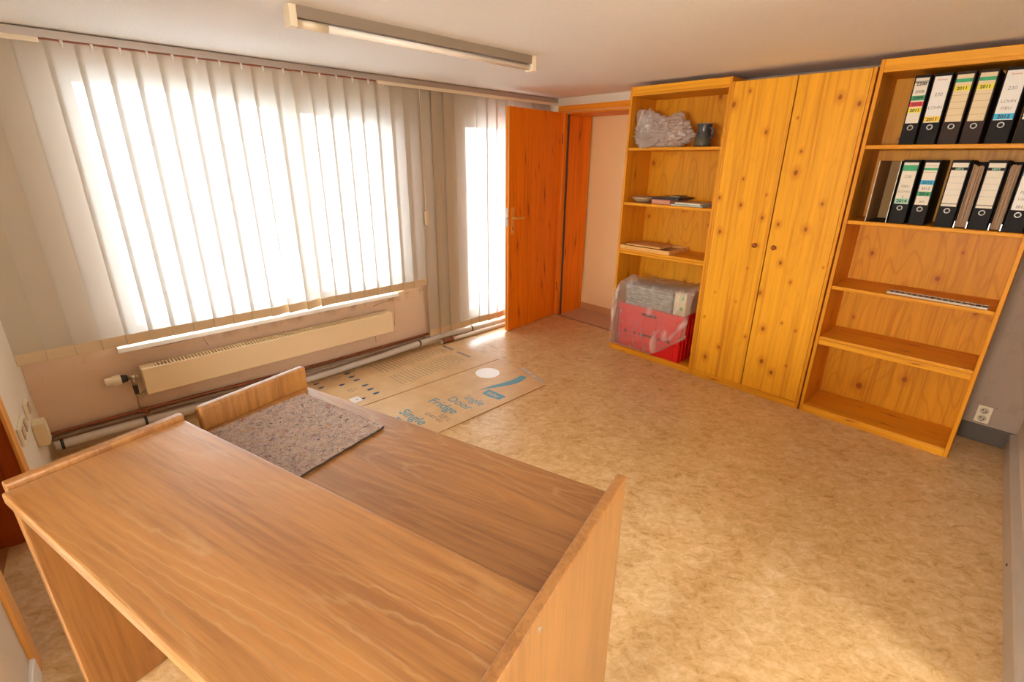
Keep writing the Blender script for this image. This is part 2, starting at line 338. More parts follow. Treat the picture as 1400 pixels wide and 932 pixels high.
def tube(bm, pts, r, seg=14, caps=True, mi=0):
    pts = [Vector(p) for p in pts]; rings = []
    for i, p in enumerate(pts):
        d = (pts[min(i+1, len(pts)-1)] - pts[max(i-1, 0)]).normalized()
        a = d.cross(Vector((0, 0, 1)))
        if a.length < 1e-3: a = d.cross(Vector((1, 0, 0)))
        a.normalize(); b = d.cross(a); rr = r[i] if isinstance(r, (list, tuple)) else r
        rings.append([bm.verts.new(p + rr*(math.cos(2*PI*k/seg)*a + math.sin(2*PI*k/seg)*b)) for k in range(seg)])
    for A, B in zip(rings, rings[1:]):
        for k in range(seg):
            f = bm.faces.new((A[k], A[(k+1) % seg], B[(k+1) % seg], B[k])); f.smooth = True; f.material_index = mi
    if caps:
        for R_ in (rings[0][::-1], rings[-1]): bm.faces.new(R_).material_index = mi
def lathe(bm, prof, c=(0, 0, 0), seg=28, axis='z', cap=True):
    rings = []
    for r, h in prof:
        ring = []
        for k in range(seg):
            a = 2*PI*k/seg; x, y = r*math.cos(a), r*math.sin(a)
            p = (x, y, h) if axis == 'z' else ((x, h, y) if axis == 'y' else (h, x, y))
            ring.append(bm.verts.new((c[0]+p[0], c[1]+p[1], c[2]+p[2])))
        rings.append(ring)
    for A, B in zip(rings, rings[1:]):
        for k in range(seg):
            f = bm.faces.new((A[k], A[(k+1) % seg], B[(k+1) % seg], B[k])); f.smooth = True
    if cap:
        bm.faces.new(rings[0][::-1]); bm.faces.new(rings[-1])
def arc(pts, n=8):
    """smooth polyline through points"""
    P = [Vector(p) for p in pts]; out = []
    for i in range(len(P)-1):
        p0, p1, p2, p3 = P[max(i-1, 0)], P[i], P[i+1], P[min(i+2, len(P)-1)]
        for j in range(n):
            t = j/n
            out.append(0.5*((2*p1) + (p2-p0)*t + (2*p0-5*p1+4*p2-p3)*t*t + (3*p1-p0-3*p2+p3)*t**3))
    return out + [P[-1]]
def obj(name, bm, mats, parent=None, **props):
    me = bpy.data.meshes.new(name)
    bmesh.ops.recalc_face_normals(bm, faces=bm.faces); bm.to_mesh(me); bm.free()
    for mm in (mats if isinstance(mats, (list, tuple)) else [mats]): me.materials.append(M[mm] if isinstance(mm, str) else mm)
    o = bpy.data.objects.new(name, me); COL.objects.link(o)
    if parent is not None: o.parent = parent
    for k, v in props.items(): o[k] = v
    return o
def thing(name, label, cat, mtx=None, group=None):
    o = bpy.data.objects.new(name, None); COL.objects.link(o); o.empty_display_size = 0.05
    if mtx is not None: o.matrix_world = mtx
    o['label'] = label; o['category'] = cat
    if group: o['group'] = group
    return o
def struct(name, bm, mats, mtx=None, parent=None):
    o = obj(name, bm, mats, parent)
    if mtx is not None: o.matrix_world = mtx
    if parent is None: o['kind'] = 'structure'
    return o
def at(fr, x=0, y=0, z=0, rz=0): return fr @ Matrix.Translation((x, y, z)) @ Matrix.Rotation(rz, 4, 'Z')
def lettering(s, size, mat, parent, mtx, align='CENTER', sx=1.0, name='lettering', bold=0.0):
    cu = bpy.data.curves.new('text', 'FONT'); cu.body = s; cu.size = size; cu.align_x = align; cu.align_y = 'BOTTOM_BASELINE'
    cu.offset = bold; cu.extrude = 0.0002; cu.resolution_u = 3
    tmp = bpy.data.objects.new('text', cu); COL.objects.link(tmp)
    me = bpy.data.meshes.new_from_object(tmp.evaluated_get(bpy.context.evaluated_depsgraph_get()))
    bpy.data.objects.remove(tmp); bpy.data.curves.remove(cu)
    me.materials.clear(); me.materials.append(M[mat]); me.transform(Matrix.Diagonal((sx, 1, 1, 1)))
    me.transform(mtx)
    o = bpy.data.objects.new(name, me); COL.objects.link(o); o.parent = parent
    return o

# ------------------------------------------------------------------ the room
bm = BM(); box(bm, -0.9, 4.03, -3.0, 3.9, -0.12, 0.0); struct('floor', bm, 'floor')
bm = BM(); box(bm, -3.6, -0.9, -3.0, 3.9, -0.12, 0.0); struct('floor_rear', bm, 'rear_floor_dark')  # floor of the added rear room, dark to keep its bounce low
bm = BM(); box(bm, -3.6, 5.4, -3.0, 3.9, ZC, ZC+0.12); struct('ceiling', bm, 'ceiling')
# window wall: opening for the window (0.40-2.27, 0.55-1.91) and the balcony door (2.95-3.75, 0-1.90)
bm = BM(); Y0, Y1 = 0.09, 0.36
for x0, x1, z0, z1 in ((-0.6, 0.40, 0, ZC), (0.40, 2.27, 0, 0.53), (0.40, 2.27, 1.99, ZC), (2.27, 2.95, 0, ZC), (2.95, 3.75, 1.90, ZC), (2.95, 3.75, 0, 0.06), (3.75, 4.6, 0, ZC)):
    box(bm, x0, x1, Y0, Y1, z0, z1)
struct('wall_back', bm, 'wall_tan', FR_WIN)
wb = bpy.data.objects['wall_back']
for pts in (((1.99, 0.40), (1.985, 0.455), (2.05, 0.47), (2.165, 0.478)), ((2.165, 0.478), (2.168, 0.33), (2.165, 0.25)), ((1.975, 0.215), (1.98, 0.15)), ((0.36, 0.515), (0.55, 0.49), (0.78, 0.498), (0.80, 0.43))):
    bm = BM(); tube(bm, [(x+random.uniform(-.004, .004), 0.0905, z) for x, z in pts], 0.0022, 5); obj('plaster_crack', bm, 'pipe_brown', wb)
def window(name, x0, x1, z0, z1, mull, fr, y=0.27, lower=None):
    bm = BM(); t = 0.075
    box(bm, x0, x0+t, y, y+0.06, z0, z1); box(bm, x1-t, x1, y, y+0.06, z0, z1)
    box(bm, x0+t, x1-t, y, y+0.06, z0, z0+t); box(bm, x0+t, x1-t, y, y+0.06, z1-t, z1)
    for m_ in mull: box(bm, m_-0.085, m_+0.085, y, y+0.06, z0+t, z1-t)
    w = struct(name, bm, 'window_frame', fr)
    bm = BM(); box(bm, x0+t*0.6, x1-t*0.6, y+0.028, y+0.034, z0+t*0.6, z1-t*0.6); obj('pane', bm, 'glass', w)
    return w
w1 = window('window_1', 0.40, 2.27, 0.55, 1.99, (1.53,), FR_WIN, 0.15)
bm = BM(); prism(bm, [(0.40, 1.935), (2.27, 1.787), (2.27, 1.99), (0.40, 1.99)], 0.100, 0.122, 1); obj('roller_shutter', bm, 'pipe_white', w1)
window('window_2', 2.95, 3.75, 0.06, 1.90, (), FR_WIN, 0.15)
# left wall: door opening 1.89-2.68, cut short beside the camera to let the added fill in
bm = BM(); lx = lambda Y: (Y-3.42)*1.00694
for y0, y1, z0, z1 in ((2.68, 3.62, 0, ZC), (1.89, 2.68, 2.0, ZC), (1.60, 1.89, 0, ZC)):
    box(bm, lx(y0), lx(y1), 0, 0.2, z0, z1)
struct('wall_left', bm, 'wall', FR_LEFT)
# right wall (behind the camera's right shoulder, then along the picture's right edge)
bm = BM(); box(bm, 1.75, 4.1, -0.64, -0.44, 0, ZC); struct('wall_right', bm, 'wall')
# unseen room added behind the camera, with made-up windows for the fill lamps
bm = BM()
for y0, y1, z0, z1 in ((-2.9, -0.15, 0, ZC), (-0.15, 1.05, 0, 0.97), (-0.15, 1.05, 1.97, ZC), (1.05, 3.0, 0, ZC)): box(bm, -3.45, -3.25, y0, y1, z0, z1)
struct('wall_rear', bm, 'wall')
bm = BM(); 
for x0, x1, z0, z1 in ((-3.45, 0.45, 0, ZC), (0.45, 1.55, 0, 0.95), (0.45, 1.55, 1.95, ZC), (1.55, 2.0, 0, ZC)): box(bm, x0, x1, -2.95, -2.80, z0, z1)
box(bm, 1.75, 1.95, -2.80, -0.64, 0, ZC); struct('wall_rear_right', bm, 'wall')
window('window_fill_right', 0.45, 1.55, 0.95, 1.95, (1.0,), Matrix.Identity(4), -2.92)  # made-up window around the right fill lamp, out of view
bm = BM(); box(bm, -3.45, -0.42, 2.85, 3.0, 0, ZC); struct('wall_rear_left', bm, 'wall')
bm = BM(); t = 0.07
box(bm, -3.38, -3.32, -0.15, -0.15+t, 0.97, 1.97); box(bm, -3.38, -3.32, 1.05-t, 1.05, 0.97, 1.97); box(bm, -3.38, -3.32, -0.15, 1.05, 0.97, 0.97+t); box(bm, -3.38, -3.32, -0.15, 1.05, 1.97-t, 1.97); box(bm, -3.38, -3.32, 0.41, 0.49, 0.97, 1.97)
w3 = struct('window_fill_rear', bm, 'window_frame')  # made-up window around the rear fill lamp, out of view
bm = BM(); box(bm, -3.355, -3.345, -0.12, 1.02, 1.0, 1.94); obj('pane', bm, 'glass', w3)
# wall behind the shelves with the open doorway (local x = along the shelves, y = -depth)
DW = -0.385
bm = BM()
box(bm, -0.62, 2.34, DW-0.39, DW, 0, ZC); box(bm, 3.15, 3.75, DW-0.39, DW, 0, ZC); box(bm, 2.34, 3.15, DW-0.39, DW, 1.985, ZC)
box(bm, 2.0, 3.6, DW-0.60, DW-0.42, 0, ZC)
me_wall = struct('wall_door', bm, ['wall', 'wall_grey', 'wall_peach'], FR_SHELF)
for f in me_wall.data.polygons:
    c = f.center
    if c.y < DW-0.395 and c.x > 1.9: f.material_index = 2
    elif c.x < 2.0 and c.x > -0.61 and abs(c.y-DW) < 0.01: f.material_index = 1
bm = BM(); box(bm, 2.30, 3.2, DW-0.42, DW+0.003, -0.10, 0.001); struct('floor_hall', bm, 'hall_floor', FR_SHELF)
bm = BM(); box(bm, 2.34, 3.15, DW-0.42, DW-0.408, 0.001, 0.068, 0.003); struct('baseboard_hall', bm, 'hall_base', FR_SHELF)
bm = BM(); box(bm, 2.34, 3.15, DW-0.012, DW+0.012, 0.0, 0.006, 0.002); struct('trim_threshold', bm, 'pipe_brown', FR_SHELF)
# door frame
bm = BM()
box(bm, 3.132, 3.15, DW-0.39, DW+0.004, 0.001, 1.985); box(bm, 2.34, 2.358, DW-0.39, DW+0.004, 0.001, 1.985)
fr = struct('trim_1', bm, 'frame_wood', FR_SHELF)
bm = BM(); box(bm, 2.34, 3.15, DW-0.39, DW+0.004, 1.970, 1.986); obj('head_lining', bm, 'head_wood', fr)
bm = BM(); box(bm, 2.28, 3.215, DW, DW+0.018, 1.99, 2.042, 0.004); obj('head_casing', bm, 'head_wood', fr)
bm = BM(); box(bm, 3.155, 3.215, DW, DW+0.018, 0.001, 1.99, 0.004); box(bm, 2.28, 2.345, DW, DW+0.018, 0.001, 1.99, 0.004); obj('side_casing', bm, 'frame_wood', fr)
bm = BM(); box(bm, 3.118, 3.132, DW-0.045, DW-0.03, 0.001, 1.970); obj('door_seal', bm, 'duct_dark', fr)
# skirting on the right
bm = BM(); box(bm, -0.62, 2.2, DW, DW+0.016, 0, 0.105, 0.004); struct('baseboard_door', bm, 'duct_dark', FR_SHELF)
bm = BM()
prism(bm, [(-0.44, 0.0), (-0.408, 0.0), (-0.408, 0.098), (-0.414, 0.106), (-0.44, 0.112)], 1.75, 3.775, 0)
d_ = struct('baseboard_right', bm, 'duct')
bm = BM(); lathe(bm, [(0.006, 0.0), (0.006, 0.003), (0.002, 0.004)], (2.5, -0.408, 0.05), 12, 'y'); obj('screw', bm, 'duct_dark', d_)
bm = BM(); box(bm, lx(1.60), lx(1.845), -0.015, 0.0, 0, 0.08, 0.004); struct('baseboard_left', bm, 'white_plastic', FR_LEFT)
# left doorway: casings, reveal, threshold, closed leaf beyond
bm = BM(); box(bm, lx(2.655), lx(2.735), -0.012, 0.0, 0, 2.05, 0.003); box(bm, lx(1.845), lx(1.905), -0.012, 0.0, 0, 2.05, 0.003); box(bm, lx(1.905), lx(2.655), -0.012, 0.0, 1.99, 2.05, 0.003)
dl = struct('trim_2', bm, 'edge_wood', FR_LEFT)
bm = BM(); box(bm, lx(2.662), lx(2.682), -0.001, 0.2, 0, 2.0); box(bm, lx(1.888), lx(1.906), -0.001, 0.2, 0, 2.0); box(bm, lx(1.888), lx(2.682), -0.001, 0.2, 1.98, 2.0); obj('lining', bm, 'brown_wood', dl)
bm = BM(); box(bm, lx(1.906), lx(2.662), 0.12, 0.15, 0, 0.006, 0.002); obj('threshold', bm, 'chrome_strip', dl)
bm = BM(); box(bm, lx(1.80), lx(2.78), 0.205, 0.245, 0.002, 2.05); struct('door_2', bm, 'brown_wood', FR_LEFT)

# ------------------------------------------------------------------ open door leaf
a = Vector((3.239, 3.093, 0)); b = Vector((4.017, 3.136, 0)); ang = math.atan2(b.y-a.y, b.x-a.x)
FRD = Matrix.Translation(a) @ Matrix.Rotation(ang, 4, 'Z'); LW_ = 0.768
bm = BM(); box(bm, 0, LW_, 0, 0.04, 0.008, 1.985, 0.002, 1)
dr = obj('door_1', bm, 'door_wood'); dr.matrix_world = FRD; dr['kind'] = 'structure'
bm = BM(); box(bm, -0.0025, 0.0, 0.001, 0.014, 0.008, 1.985); box(bm, -0.0025, 0.0, 0.028, 0.039, 0.008, 1.985); obj('edge_band', bm, 'edge_wood', dr)
bm = BM(); box(bm, 0.028, 0.068, -0.006, 0.0, 0.93, 1.165, 0.0028); pl = obj('handle_plate', bm, 'bronze', dr)
bm = BM(); tube(bm, arc([(0.048, -0.004, 1.075), (0.048, -0.045, 1.075), (0.062, -0.056, 1.075), (0.15, -0.054, 1.073)], 6), [0.011]*6+[0.009]*13, 12); obj('lever', bm, 'brass', pl)
bm = BM(); lathe(bm, [(0.006, -0.0075), (0.006, -0.004)], (0.048, 0, 0.985), 12, 'y'); box(bm, 0.0455, 0.0505, -0.0076, -0.004, 0.966, 0.985); obj('keyhole', bm, 'dark', pl)
bm = BM(); box(bm, -0.004, 0.0, 0.010, 0.030, 1.00, 1.16); box(bm, -0.014, -0.003, 0.013, 0.026, 1.065, 1.082, 0.003); obj('latch', bm, 'steel', dr)
for z in (0.32, 1.76):
    bm = BM(); tube(bm, [(LW_+0.004, -0.004, z-0.045), (LW_+0.004, -0.004, z+0.045)], 0.009, 12); obj('hinge', bm, 'copper', dr)

# ------------------------------------------------------------------ window sill, radiator, pipes
bm = BM(); box(bm, 0.345, 2.18, 0.02, 0.20, 0.517, 0.545, 0.003)
struct('trim_sill', bm, 'marble', FR_WIN)
rad = thing('radiator', 'long low cream panel radiator with slotted top under the window', 'radiator', at(FR_WIN, 0.42, 0, 0))
L_ = 1.655
bm = BM(); box(bm, 0, L_, -0.032, -0.022, 0.252, 0.400, 0.003); obj('front_panel', bm, 'enamel', rad)
for xx in (0, L_-0.006):
    bm = BM(); box(bm, xx, xx+0.006, -0.024, 0.055, 0.256, 0.405, 0.001); obj('side_panel', bm, 'enamel', rad)
bm = BM(); box(bm, 0, L_, -0.032, -0.020, 0.398, 0.412, 0.003); box(bm, 0, L_, 0.046, 0.056, 0.400, 0.412); box(bm, 0, 0.07, -0.02, 0.046, 0.402, 0.412); box(bm, L_-0.07, L_, -0.02, 0.046, 0.402, 0.412)
n = 84
for i in range(n):
    x = 0.07 + (L_-0.14)*(i+0.5)/n; box(bm, x-0.005, x+0.005, -0.02, 0.046, 0.404, 0.411)
obj('top_grille', bm, 'enamel', rad)
bm = BM(); box(bm, 0.008, L_-0.008, 0.0, 0.05, 0.26, 0.39); obj('convector', bm, 'dark', rad)
for x in (0.35, 1.25):
    bm = BM(); box(bm, x, x+0.03, 0.05, 0.087, 0.27, 0.385); obj('bracket', bm, 'metal_dull', rad)
# valve and its riser
vz = 0.365
bm = BM(); tube(bm, [(-0.012, 0.01, vz), (-0.07, 0.01, vz+0.003)], [0.014, 0.012], 12); tube(bm, [(-0.045, 0.01, vz+0.003), (-0.045, 0.01, vz-0.05)], 0.012, 12)
lathe(bm, [(0.016, -0.035), (0.016, -0.020)], (0, 0.01, vz), 6, 'x'); vb = obj('valve_body', bm, 'metal_dull', rad)
bm = BM(); tube(bm, [(-0.070, 0.01, vz+0.003), (-0.098, 0.01, vz+0.004)], [0.020, 0.024], 14); obj('valve_collar', bm, 'rubber', vb)
bm = BM(); lathe(bm, [(0.024, -0.098), (0.027, -0.105), (0.027, -0.135), (0.024, -0.140), (0.024, -0.165), (0.020, -0.172)], (0, 0.01, vz+0.004), 24, 'x')
for k in range(16):
    aa = 2*PI*k/16; box(bm, -0.136, -0.103, 0.01+0.0265*math.cos(aa)-0.002, 0.01+0.0265*math.cos(aa)+0.002, vz+0.004+0.0265*math.sin(aa)-0.002, vz+0.004+0.0265*math.sin(aa)+0.002)
obj('valve_head', bm, 'cream_plastic', vb)
bm = BM(); tube(bm, [(-0.045, 0.01, vz-0.048), (-0.045, 0.012, vz-0.105)], [0.013, 0.011], 12); obj('valve_sleeve', bm, 'rubber', vb)
bm = BM(); tube(bm, arc([(-0.045, 0.012, vz-0.105), (-0.03, 0.012, vz-0.125), (0.0, 0.014, vz-0.098), (0.02, 0.02, vz-0.09)], 6), 0.010, 10); obj('return_elbow', bm, 'metal_dull', rad)
# pipes along the wall foot
cp = thing('copper_pipe', 'thin rust brown copper pipe along the wall above the white pipe', 'pipe', FR_WIN)
bm = BM(); tube(bm, arc([(-0.04, 0.060, 0.134), (0.6, 0.060, 0.128), (1.5, 0.060, 0.108), (2.47, 0.060, 0.112)], 8), 0.010, 10); obj('run', bm, 'copper', cp)
bm = BM(); tube(bm, [(0.372, 0.030, 0.268), (0.372, 0.040, 0.200), (0.372, 0.056, 0.135)], 0.0045, 8); obj('riser', bm, 'pipe_brown', cp)
bm = BM(); lathe(bm, [(0.010, -0.03), (0.0145, -0.026), (0.0145, 0.026), (0.010, 0.03)], (0.385, 0.058, 0.1315), 14, 'x'); tube(bm, [(0.372, 0.056, 0.131), (0.405, 0.030, 0.122)], 0.011, 10); obj('tee_fitting', bm, 'copper', cp)
bp = thing('brown_pipe', 'dusty brown pipe between the copper pipe and the white pipe', 'pipe', FR_WIN)
bm = BM(); tube(bm, arc([(-0.04, 0.066, 0.103), (0.6, 0.066, 0.099), (1.5, 0.064, 0.079), (2.44, 0.064, 0.084)], 8), 0.012, 10); obj('run', bm, 'pipe_brown', bp)
wp = thing('white_pipe', 'thick grey white plastic pipe lying along the floor below the window wall', 'pipe', FR_WIN)
WPP = arc([(-0.03, 0.016, 0.078), (0.38, 0.018, 0.074), (0.9, 0.030, 0.052), (1.40, 0.030, 0.031), (1.9, 0.025, 0.044), (2.35, 0.026, 0.062), (2.62, 0.040, 0.066), (3.0, 0.036, 0.056), (3.45, 0.034, 0.052), (3.80, 0.034, 0.052)], 8)
bm = BM(); tube(bm, WPP, 0.025, 16); obj('run', bm, 'pipe_white', wp)
for s in (-0.005, 0.40, 2.36, 2.97):
    i = min(range(len(WPP)), key=lambda j: abs(WPP[j].x-s)); p = WPP[i]; d = (WPP[min(i+1, len(WPP)-1)]-WPP[max(i-1, 0)]).normalized()
    bm = BM(); tube(bm, [p-d*0.007, p+d*0.007], 0.0285, 16); obj('clip', bm, 'rubber', wp)
tp = thing('lower_pipe', 'tan pipe low on the floor by the balcony door with a brown joint', 'pipe', FR_WIN)
LPP = arc([(2.565, 0.002, 0.0205), (2.62, 0.000, 0.021), (2.75, -0.004, 0.022), (3.1, -0.006, 0.020), (3.45, -0.006, 0.020), (3.80, -0.006, 0.020)], 8)
bm = BM(); tube(bm, LPP, 0.017, 12); obj('run', bm, 'pipe_white', tp)
bm = BM(); tube(bm, [(2.58, 0.001, 0.0225), (2.70, -0.002, 0.0225)], 0.0205, 12); lathe(bm, [(0.0225, 0.0), (0.0225, 0.02)], (2.59, 0.001, 0.0235), 12, 'x'); lathe(bm, [(0.0225, 0.0), (0.0225, 0.02)], (2.67, -0.001, 0.0235), 12, 'x'); obj('joint', bm, 'copper', tp)

# ------------------------------------------------------------------ vertical blind
bl = thing('vertical_blind', 'cream vertical slat blind on a ceiling track across window and balcony door', 'blind', FR_WIN)
bm = BM(); box(bm, -0.20, 4.06, -0.022, 0.022, 2.072, 2.106, 0.003); box(bm, -0.20, 4.06, -0.026, -0.020, 2.070, 2.078); obj('track', bm, 'track', bl)
bm = BM(); box(bm, 0.375, 2.11, -0.004, 0.012, 2.064, 2.071); obj('dark_strip', bm, 'red_strip', bl)
for x0, x1 in ((-0.20, 0.38), (2.11, 4.06)):
    bm = BM(); box(bm, x0, x1, -0.024, -0.016, 2.048, 2.073, 0.002); obj('cover_strip', bm, 'cream_plastic', bl)
bm = BM(); box(bm, 4.045, 4.062, -0.026, 0.03, 2.02, 2.074, 0.003); obj('end_cap', bm, 'cream_plastic', bl)
def slat(x, w, z0, z1, tilt, sway=0.0, y=0.0):
    """x: left edge; the left edge swings towards the room"""
    bm = BM(); nz, nx = 14, 4; g = []
    ct, sn = math.cos(tilt), math.sin(tilt)
    for i in range(nz+1):
        f = i/nz; z = z1 + (z0-z1)*f; row = []
        tl = tilt + sway*f
        for j in range(nx+1):
            q = (j/nx-0.5)*w; cur = 0.0035*math.cos((j/nx-0.5)*PI)
            row.append(bm.verts.new((x+w*ct/2 + q*math.cos(tl), y + q*math.sin(tl) - cur, z)))
        g.append(row)
    for i in range(nz):
        for j in range(nx):
            fc = bm.faces.new((g[i][j], g[i][j+1], g[i+1][j+1], g[i+1][j])); fc.smooth = True
    s = obj('slat', bm, 'fabric', bl)
    tl = tilt + sway; bm = BM()
    vs = box(bm, -w/2+0.001, w/2-0.001, -0.0045, -0.0005, z0, z0+0.058, 0.001, 1)
    bmesh.ops.rotate(bm, verts=bm.verts, cent=(0, 0, 0), matrix=Matrix.Rotation(tl, 3, 'Z'))
    bmesh.ops.translate(bm, verts=bm.verts, vec=(x+w*ct/2, y, 0)); obj('hem_weight', bm, 'hem', s)
    if 0.35 < x < 2.1:
        bm = BM(); box(bm, x+w/2-0.006, x+w/2+0.006, -0.008, 0.0, 2.052, 2.078, 0.001); box(bm, x+w/2-0.003, x+w/2+0.003, -0.006, 0.0, 2.04, 2.054); obj('carrier', bm, 'white_plastic', s)
edges = [-0.055, 0.062, 0.175, 0.287, 0.396, 0.507, 0.617, 0.728, 0.840, 0.952, 1.064, 1.178, 1.296, 1.412, 1.527, 1.640, 1.752, 1.866, 1.982, 2.098, 2.212, 2.318]
tw = {11: 0.02, 12: -0.10, 13: 0.14, 14: 0.10}
for i, x in enumerate(edges):
    slat(x-0.004, 0.137, 0.566, 2.064, 0.065 + random.uniform(-0.02, 0.02) + tw.get(i, 0), random.uniform(-0.03, 0.03) + (0.22 if i in (11, 12, 13) else 0))
x = 2.445
for i in range(13):
    slat(x, 0.134, 0.106 + random.uniform(-0.004, 0.004), 2.066, 0.12 + random.uniform(-0.07, 0.10), random.uniform(-0.12, 0.08), 0.004); x += 0.114 + random.uniform(-0.006, 0.006)
bm = BM(); tube(bm, [(2.452, -0.022, 2.06), (2.452, -0.026, 1.24), (2.452, -0.028, 1.16)], 0.002, 6); cd = obj('pull_cord', bm, 'cream_plastic', bl)
bm = BM(); box(bm, 2.440, 2.464, -0.042, -0.018, 1.065, 1.175, 0.004); obj('cord_weight', bm, 'old_plastic', cd)

# ------------------------------------------------------------------ ceiling lamp
lm = thing('ceiling_lamp', 'long batten fluorescent lamp switched off on the ceiling', 'lamp', Matrix.Translation((0.985, 2.092, ZC)) @ Matrix.Rotation(math.atan(-0.0315), 4, 'Z'))
LL = 1.375
bm = BM(); prism(bm, [(0.0, 0.0), (0.055, 0.0), (0.050, -0.040), (0.005, -0.040)], 0.012, LL-0.012, 0); obj('body', bm, 'lamp_body', lm)
bm = BM(); tube(bm, [(0.03, 0.0275, -0.057), (LL-0.03, 0.0275, -0.057)], 0.0145, 16); obj('tube', bm, 'tube', lm)
for x0, x1 in ((0, 0.030), (LL-0.030, LL)):
    bm = BM(); box(bm, x0, x1, -0.003, 0.058, -0.075, 0.0, 0.004); obj('end_cap', bm, 'cream_plastic', lm)
bm = BM(); tube(bm, [(0.03, 0.0275, -0.057), (0.16, 0.0275, -0.057)], 0.0165, 16); obj('starter_sleeve', bm, 'cream_plastic', lm)

# ------------------------------------------------------------------ pine shelf row
D_ = -0.345
def panel(t, x0, x1, z0, z1, mat='pine_side', y0=D_, y1=0.0, name='side_panel', bev=0.003):
    bm = BM(); box(bm, x0, x1, y0, y1, z0, z1, bev); return obj(name, bm, mat, t)
def bookcase(name, label, x0, x1, xl, shelves, H=2.08):
    """x0..x1 outer, xl panel thickness; local x grows towards the window"""
    c = (x0+x1)/2; t = thing(name, label, 'bookcase', at(FR_SHELF, 0, 0, 0), 'pine bookcases in the shelf row')
    panel(t, x0, x0+xl, 0, H); panel(t, x1-xl, x1, 0, H)
    panel(t, x0+xl, x1-xl, 0.0, H-0.002, 'pine_back', D_, D_+0.008, 'back_panel', 0.0)
    panel(t, x0+xl, x1-xl, 0.0, 0.040, 'pine_rail', -0.022, -0.002, 'plinth')
    panel(t, x0+xl, x1-xl, 0.030, 0.050, 'pine_shelf', D_+0.008, -0.004, 'shelf')
    panel(t, x0+xl, x1-xl, 2.035, H, 'pine_rail', -0.022, -0.001, 'crown_rail')
    panel(t, x0+xl, x1-xl, 2.017, 2.037, 'pine_shelf', D_+0.008, 0.0, 'top_board')
    for z, th in shelves:
        panel(t, x0+xl, x1-xl, z-0.022, z, 'pine_shelf', D_+0.008, -0.003, 'shelf', 0.006)
        if th > 0.03: panel(t, x0+xl, x1-xl, z-th, z-0.023, 'pine_rail', -0.024, -0.006, 'shelf_rail', 0.004)
    return t
A = bookcase('bookcase', 'narrow pine bookcase beside the open door, holding a bagged red crate', 1.394, 2.163, 0.018, [(1.662, 0), (1.256, 0), (0.889, 0.040)])
Cc = bookcase('bookcase', 'pine bookcase at the right end of the row, filled with black binders', -0.175, 0.602, 0.019, [(1.660, 0), (1.253, 0), (0.861, 0), (0.533, 0.056)])
wd = thing('wardrobe', 'knotty pine wardrobe with two closed doors between the open bookcases', 'wardrobe', at(FR_SHELF))
panel(wd, 1.376, 1.393, 0, 2.048); panel(wd, 0.611, 0.629, 0, 2.048)
panel(wd, 0.629, 1.376, 2.030, 2.047, 'pine_shelf', D_, -0.022, 'top_board'); panel(wd, 0.629, 1.376, 0.0, 0.044, 'pine_rail', -0.022, -0.001, 'plinth')
panel(wd, 0.629, 1.376, 0.01, 2.04, 'pine_back', D_, D_+0.008, 'back_panel', 0.0); panel(wd, 0.629, 1.376, 0.046, 0.064, 'pine_shelf', D_+0.01, -0.024, 'bottom_board')
for x0, x1, kx in ((1.0035, 1.3745, 1.071), (0.6305, 0.9965, 0.950)):
    dd = panel(wd, x0, x1, 0.047, 2.046, 'pine_vx', -0.020, 0.0, 'door', 0.002)
    bm = BM(); lathe(bm, [(0.007, -0.001), (0.007, 0.010), (0.014, 0.015), (0.0165, 0.022), (0.014, 0.028), (0.006, 0.031)], (kx, 0, 1.046), 20, 'y'); obj('knob', bm, 'knob', dd)

# ------------------------------------------------------------------ binders
TXT = Matrix.Rotation(PI, 4, 'Z') @ Matrix.Rotation(PI/2, 4, 'X')   # upright, facing the room
def binder(x0, x1, zs, label, items, spine='binder', H=0.331, y=-0.03, dep=0.285, lab='paper_ivory', lz=(0.105, 0.318), ring=True):
    w = x1-x0; t = thing('lever_arch_binder', label, 'binder', at(FR_SHELF, (x0+x1)/2, y, zs), 'lever arch binders in the right bookcase')
    h = w/2
    bm = BM(); box(bm, -h, -h+0.003, -dep, 0, 0, H, 0.001, 1); box(bm, h-0.003, h, -dep, 0, 0, H, 0.001, 1); box(bm, -h+0.002, h-0.002, -0.003, 0.001, 0, H, 0.001, 1); obj('cover', bm, spine, t)
    bm = BM(); box(bm, -h+0.005, h-0.010, -dep+0.02, -0.02, 0.008, H-0.02); obj('paper_block', bm, 'pages', t)
    if ring:
        bm = BM(); lathe(bm, [(0.0085, 0.0012), (0.0085, 0.0022), (0.0105, 0.0040), (0.0128, 0.0032), (0.0135, 0.0012)], (0, 0, 0.083), 24, 'y', False); obj('finger_ring', bm, 'steel', t)
        bm = BM(); lathe(bm, [(0.0086, 0.0008), (0.0086, 0.0014)], (0, 0, 0.083), 20, 'y'); obj('finger_hole', bm, 'dark', t)
    lw = h-0.006
    bm = BM(); box(bm, -lw, lw, 0.0008, 0.0016, lz[0], lz[1]); lo = obj('spine_label', bm, lab, t)
    for it in items:
        if it[0] == 'band':
            _, z0, z1, mat, tx, tm = it
            bm = BM(); box(bm, -lw, lw, 0.0016, 0.0021, z0, z1); bo = obj('sticker', bm, mat, lo)
            if tx: lettering(tx, (z1-z0)*0.85, tm, lo, Matrix.Translation((0, 0.0024, z0+(z1-z0)*0.22)) @ TXT, sx=1.05, bold=0.0006)
        elif it[0] == 'text':
            _, z, sz, tx, tm = it
            lettering(tx, sz, tm, lo, Matrix.Translation((0, 0.0019, z)) @ TXT)
        elif it[0] == 'lines':
            bm = BM()
            for z in it[1]: box(bm, -lw, lw, 0.0016, 0.0018, z, z+0.0012)
            obj('ruled_lines', bm, it[2], lo)
    return t
r1, r2 = 1.6605, 1.2535
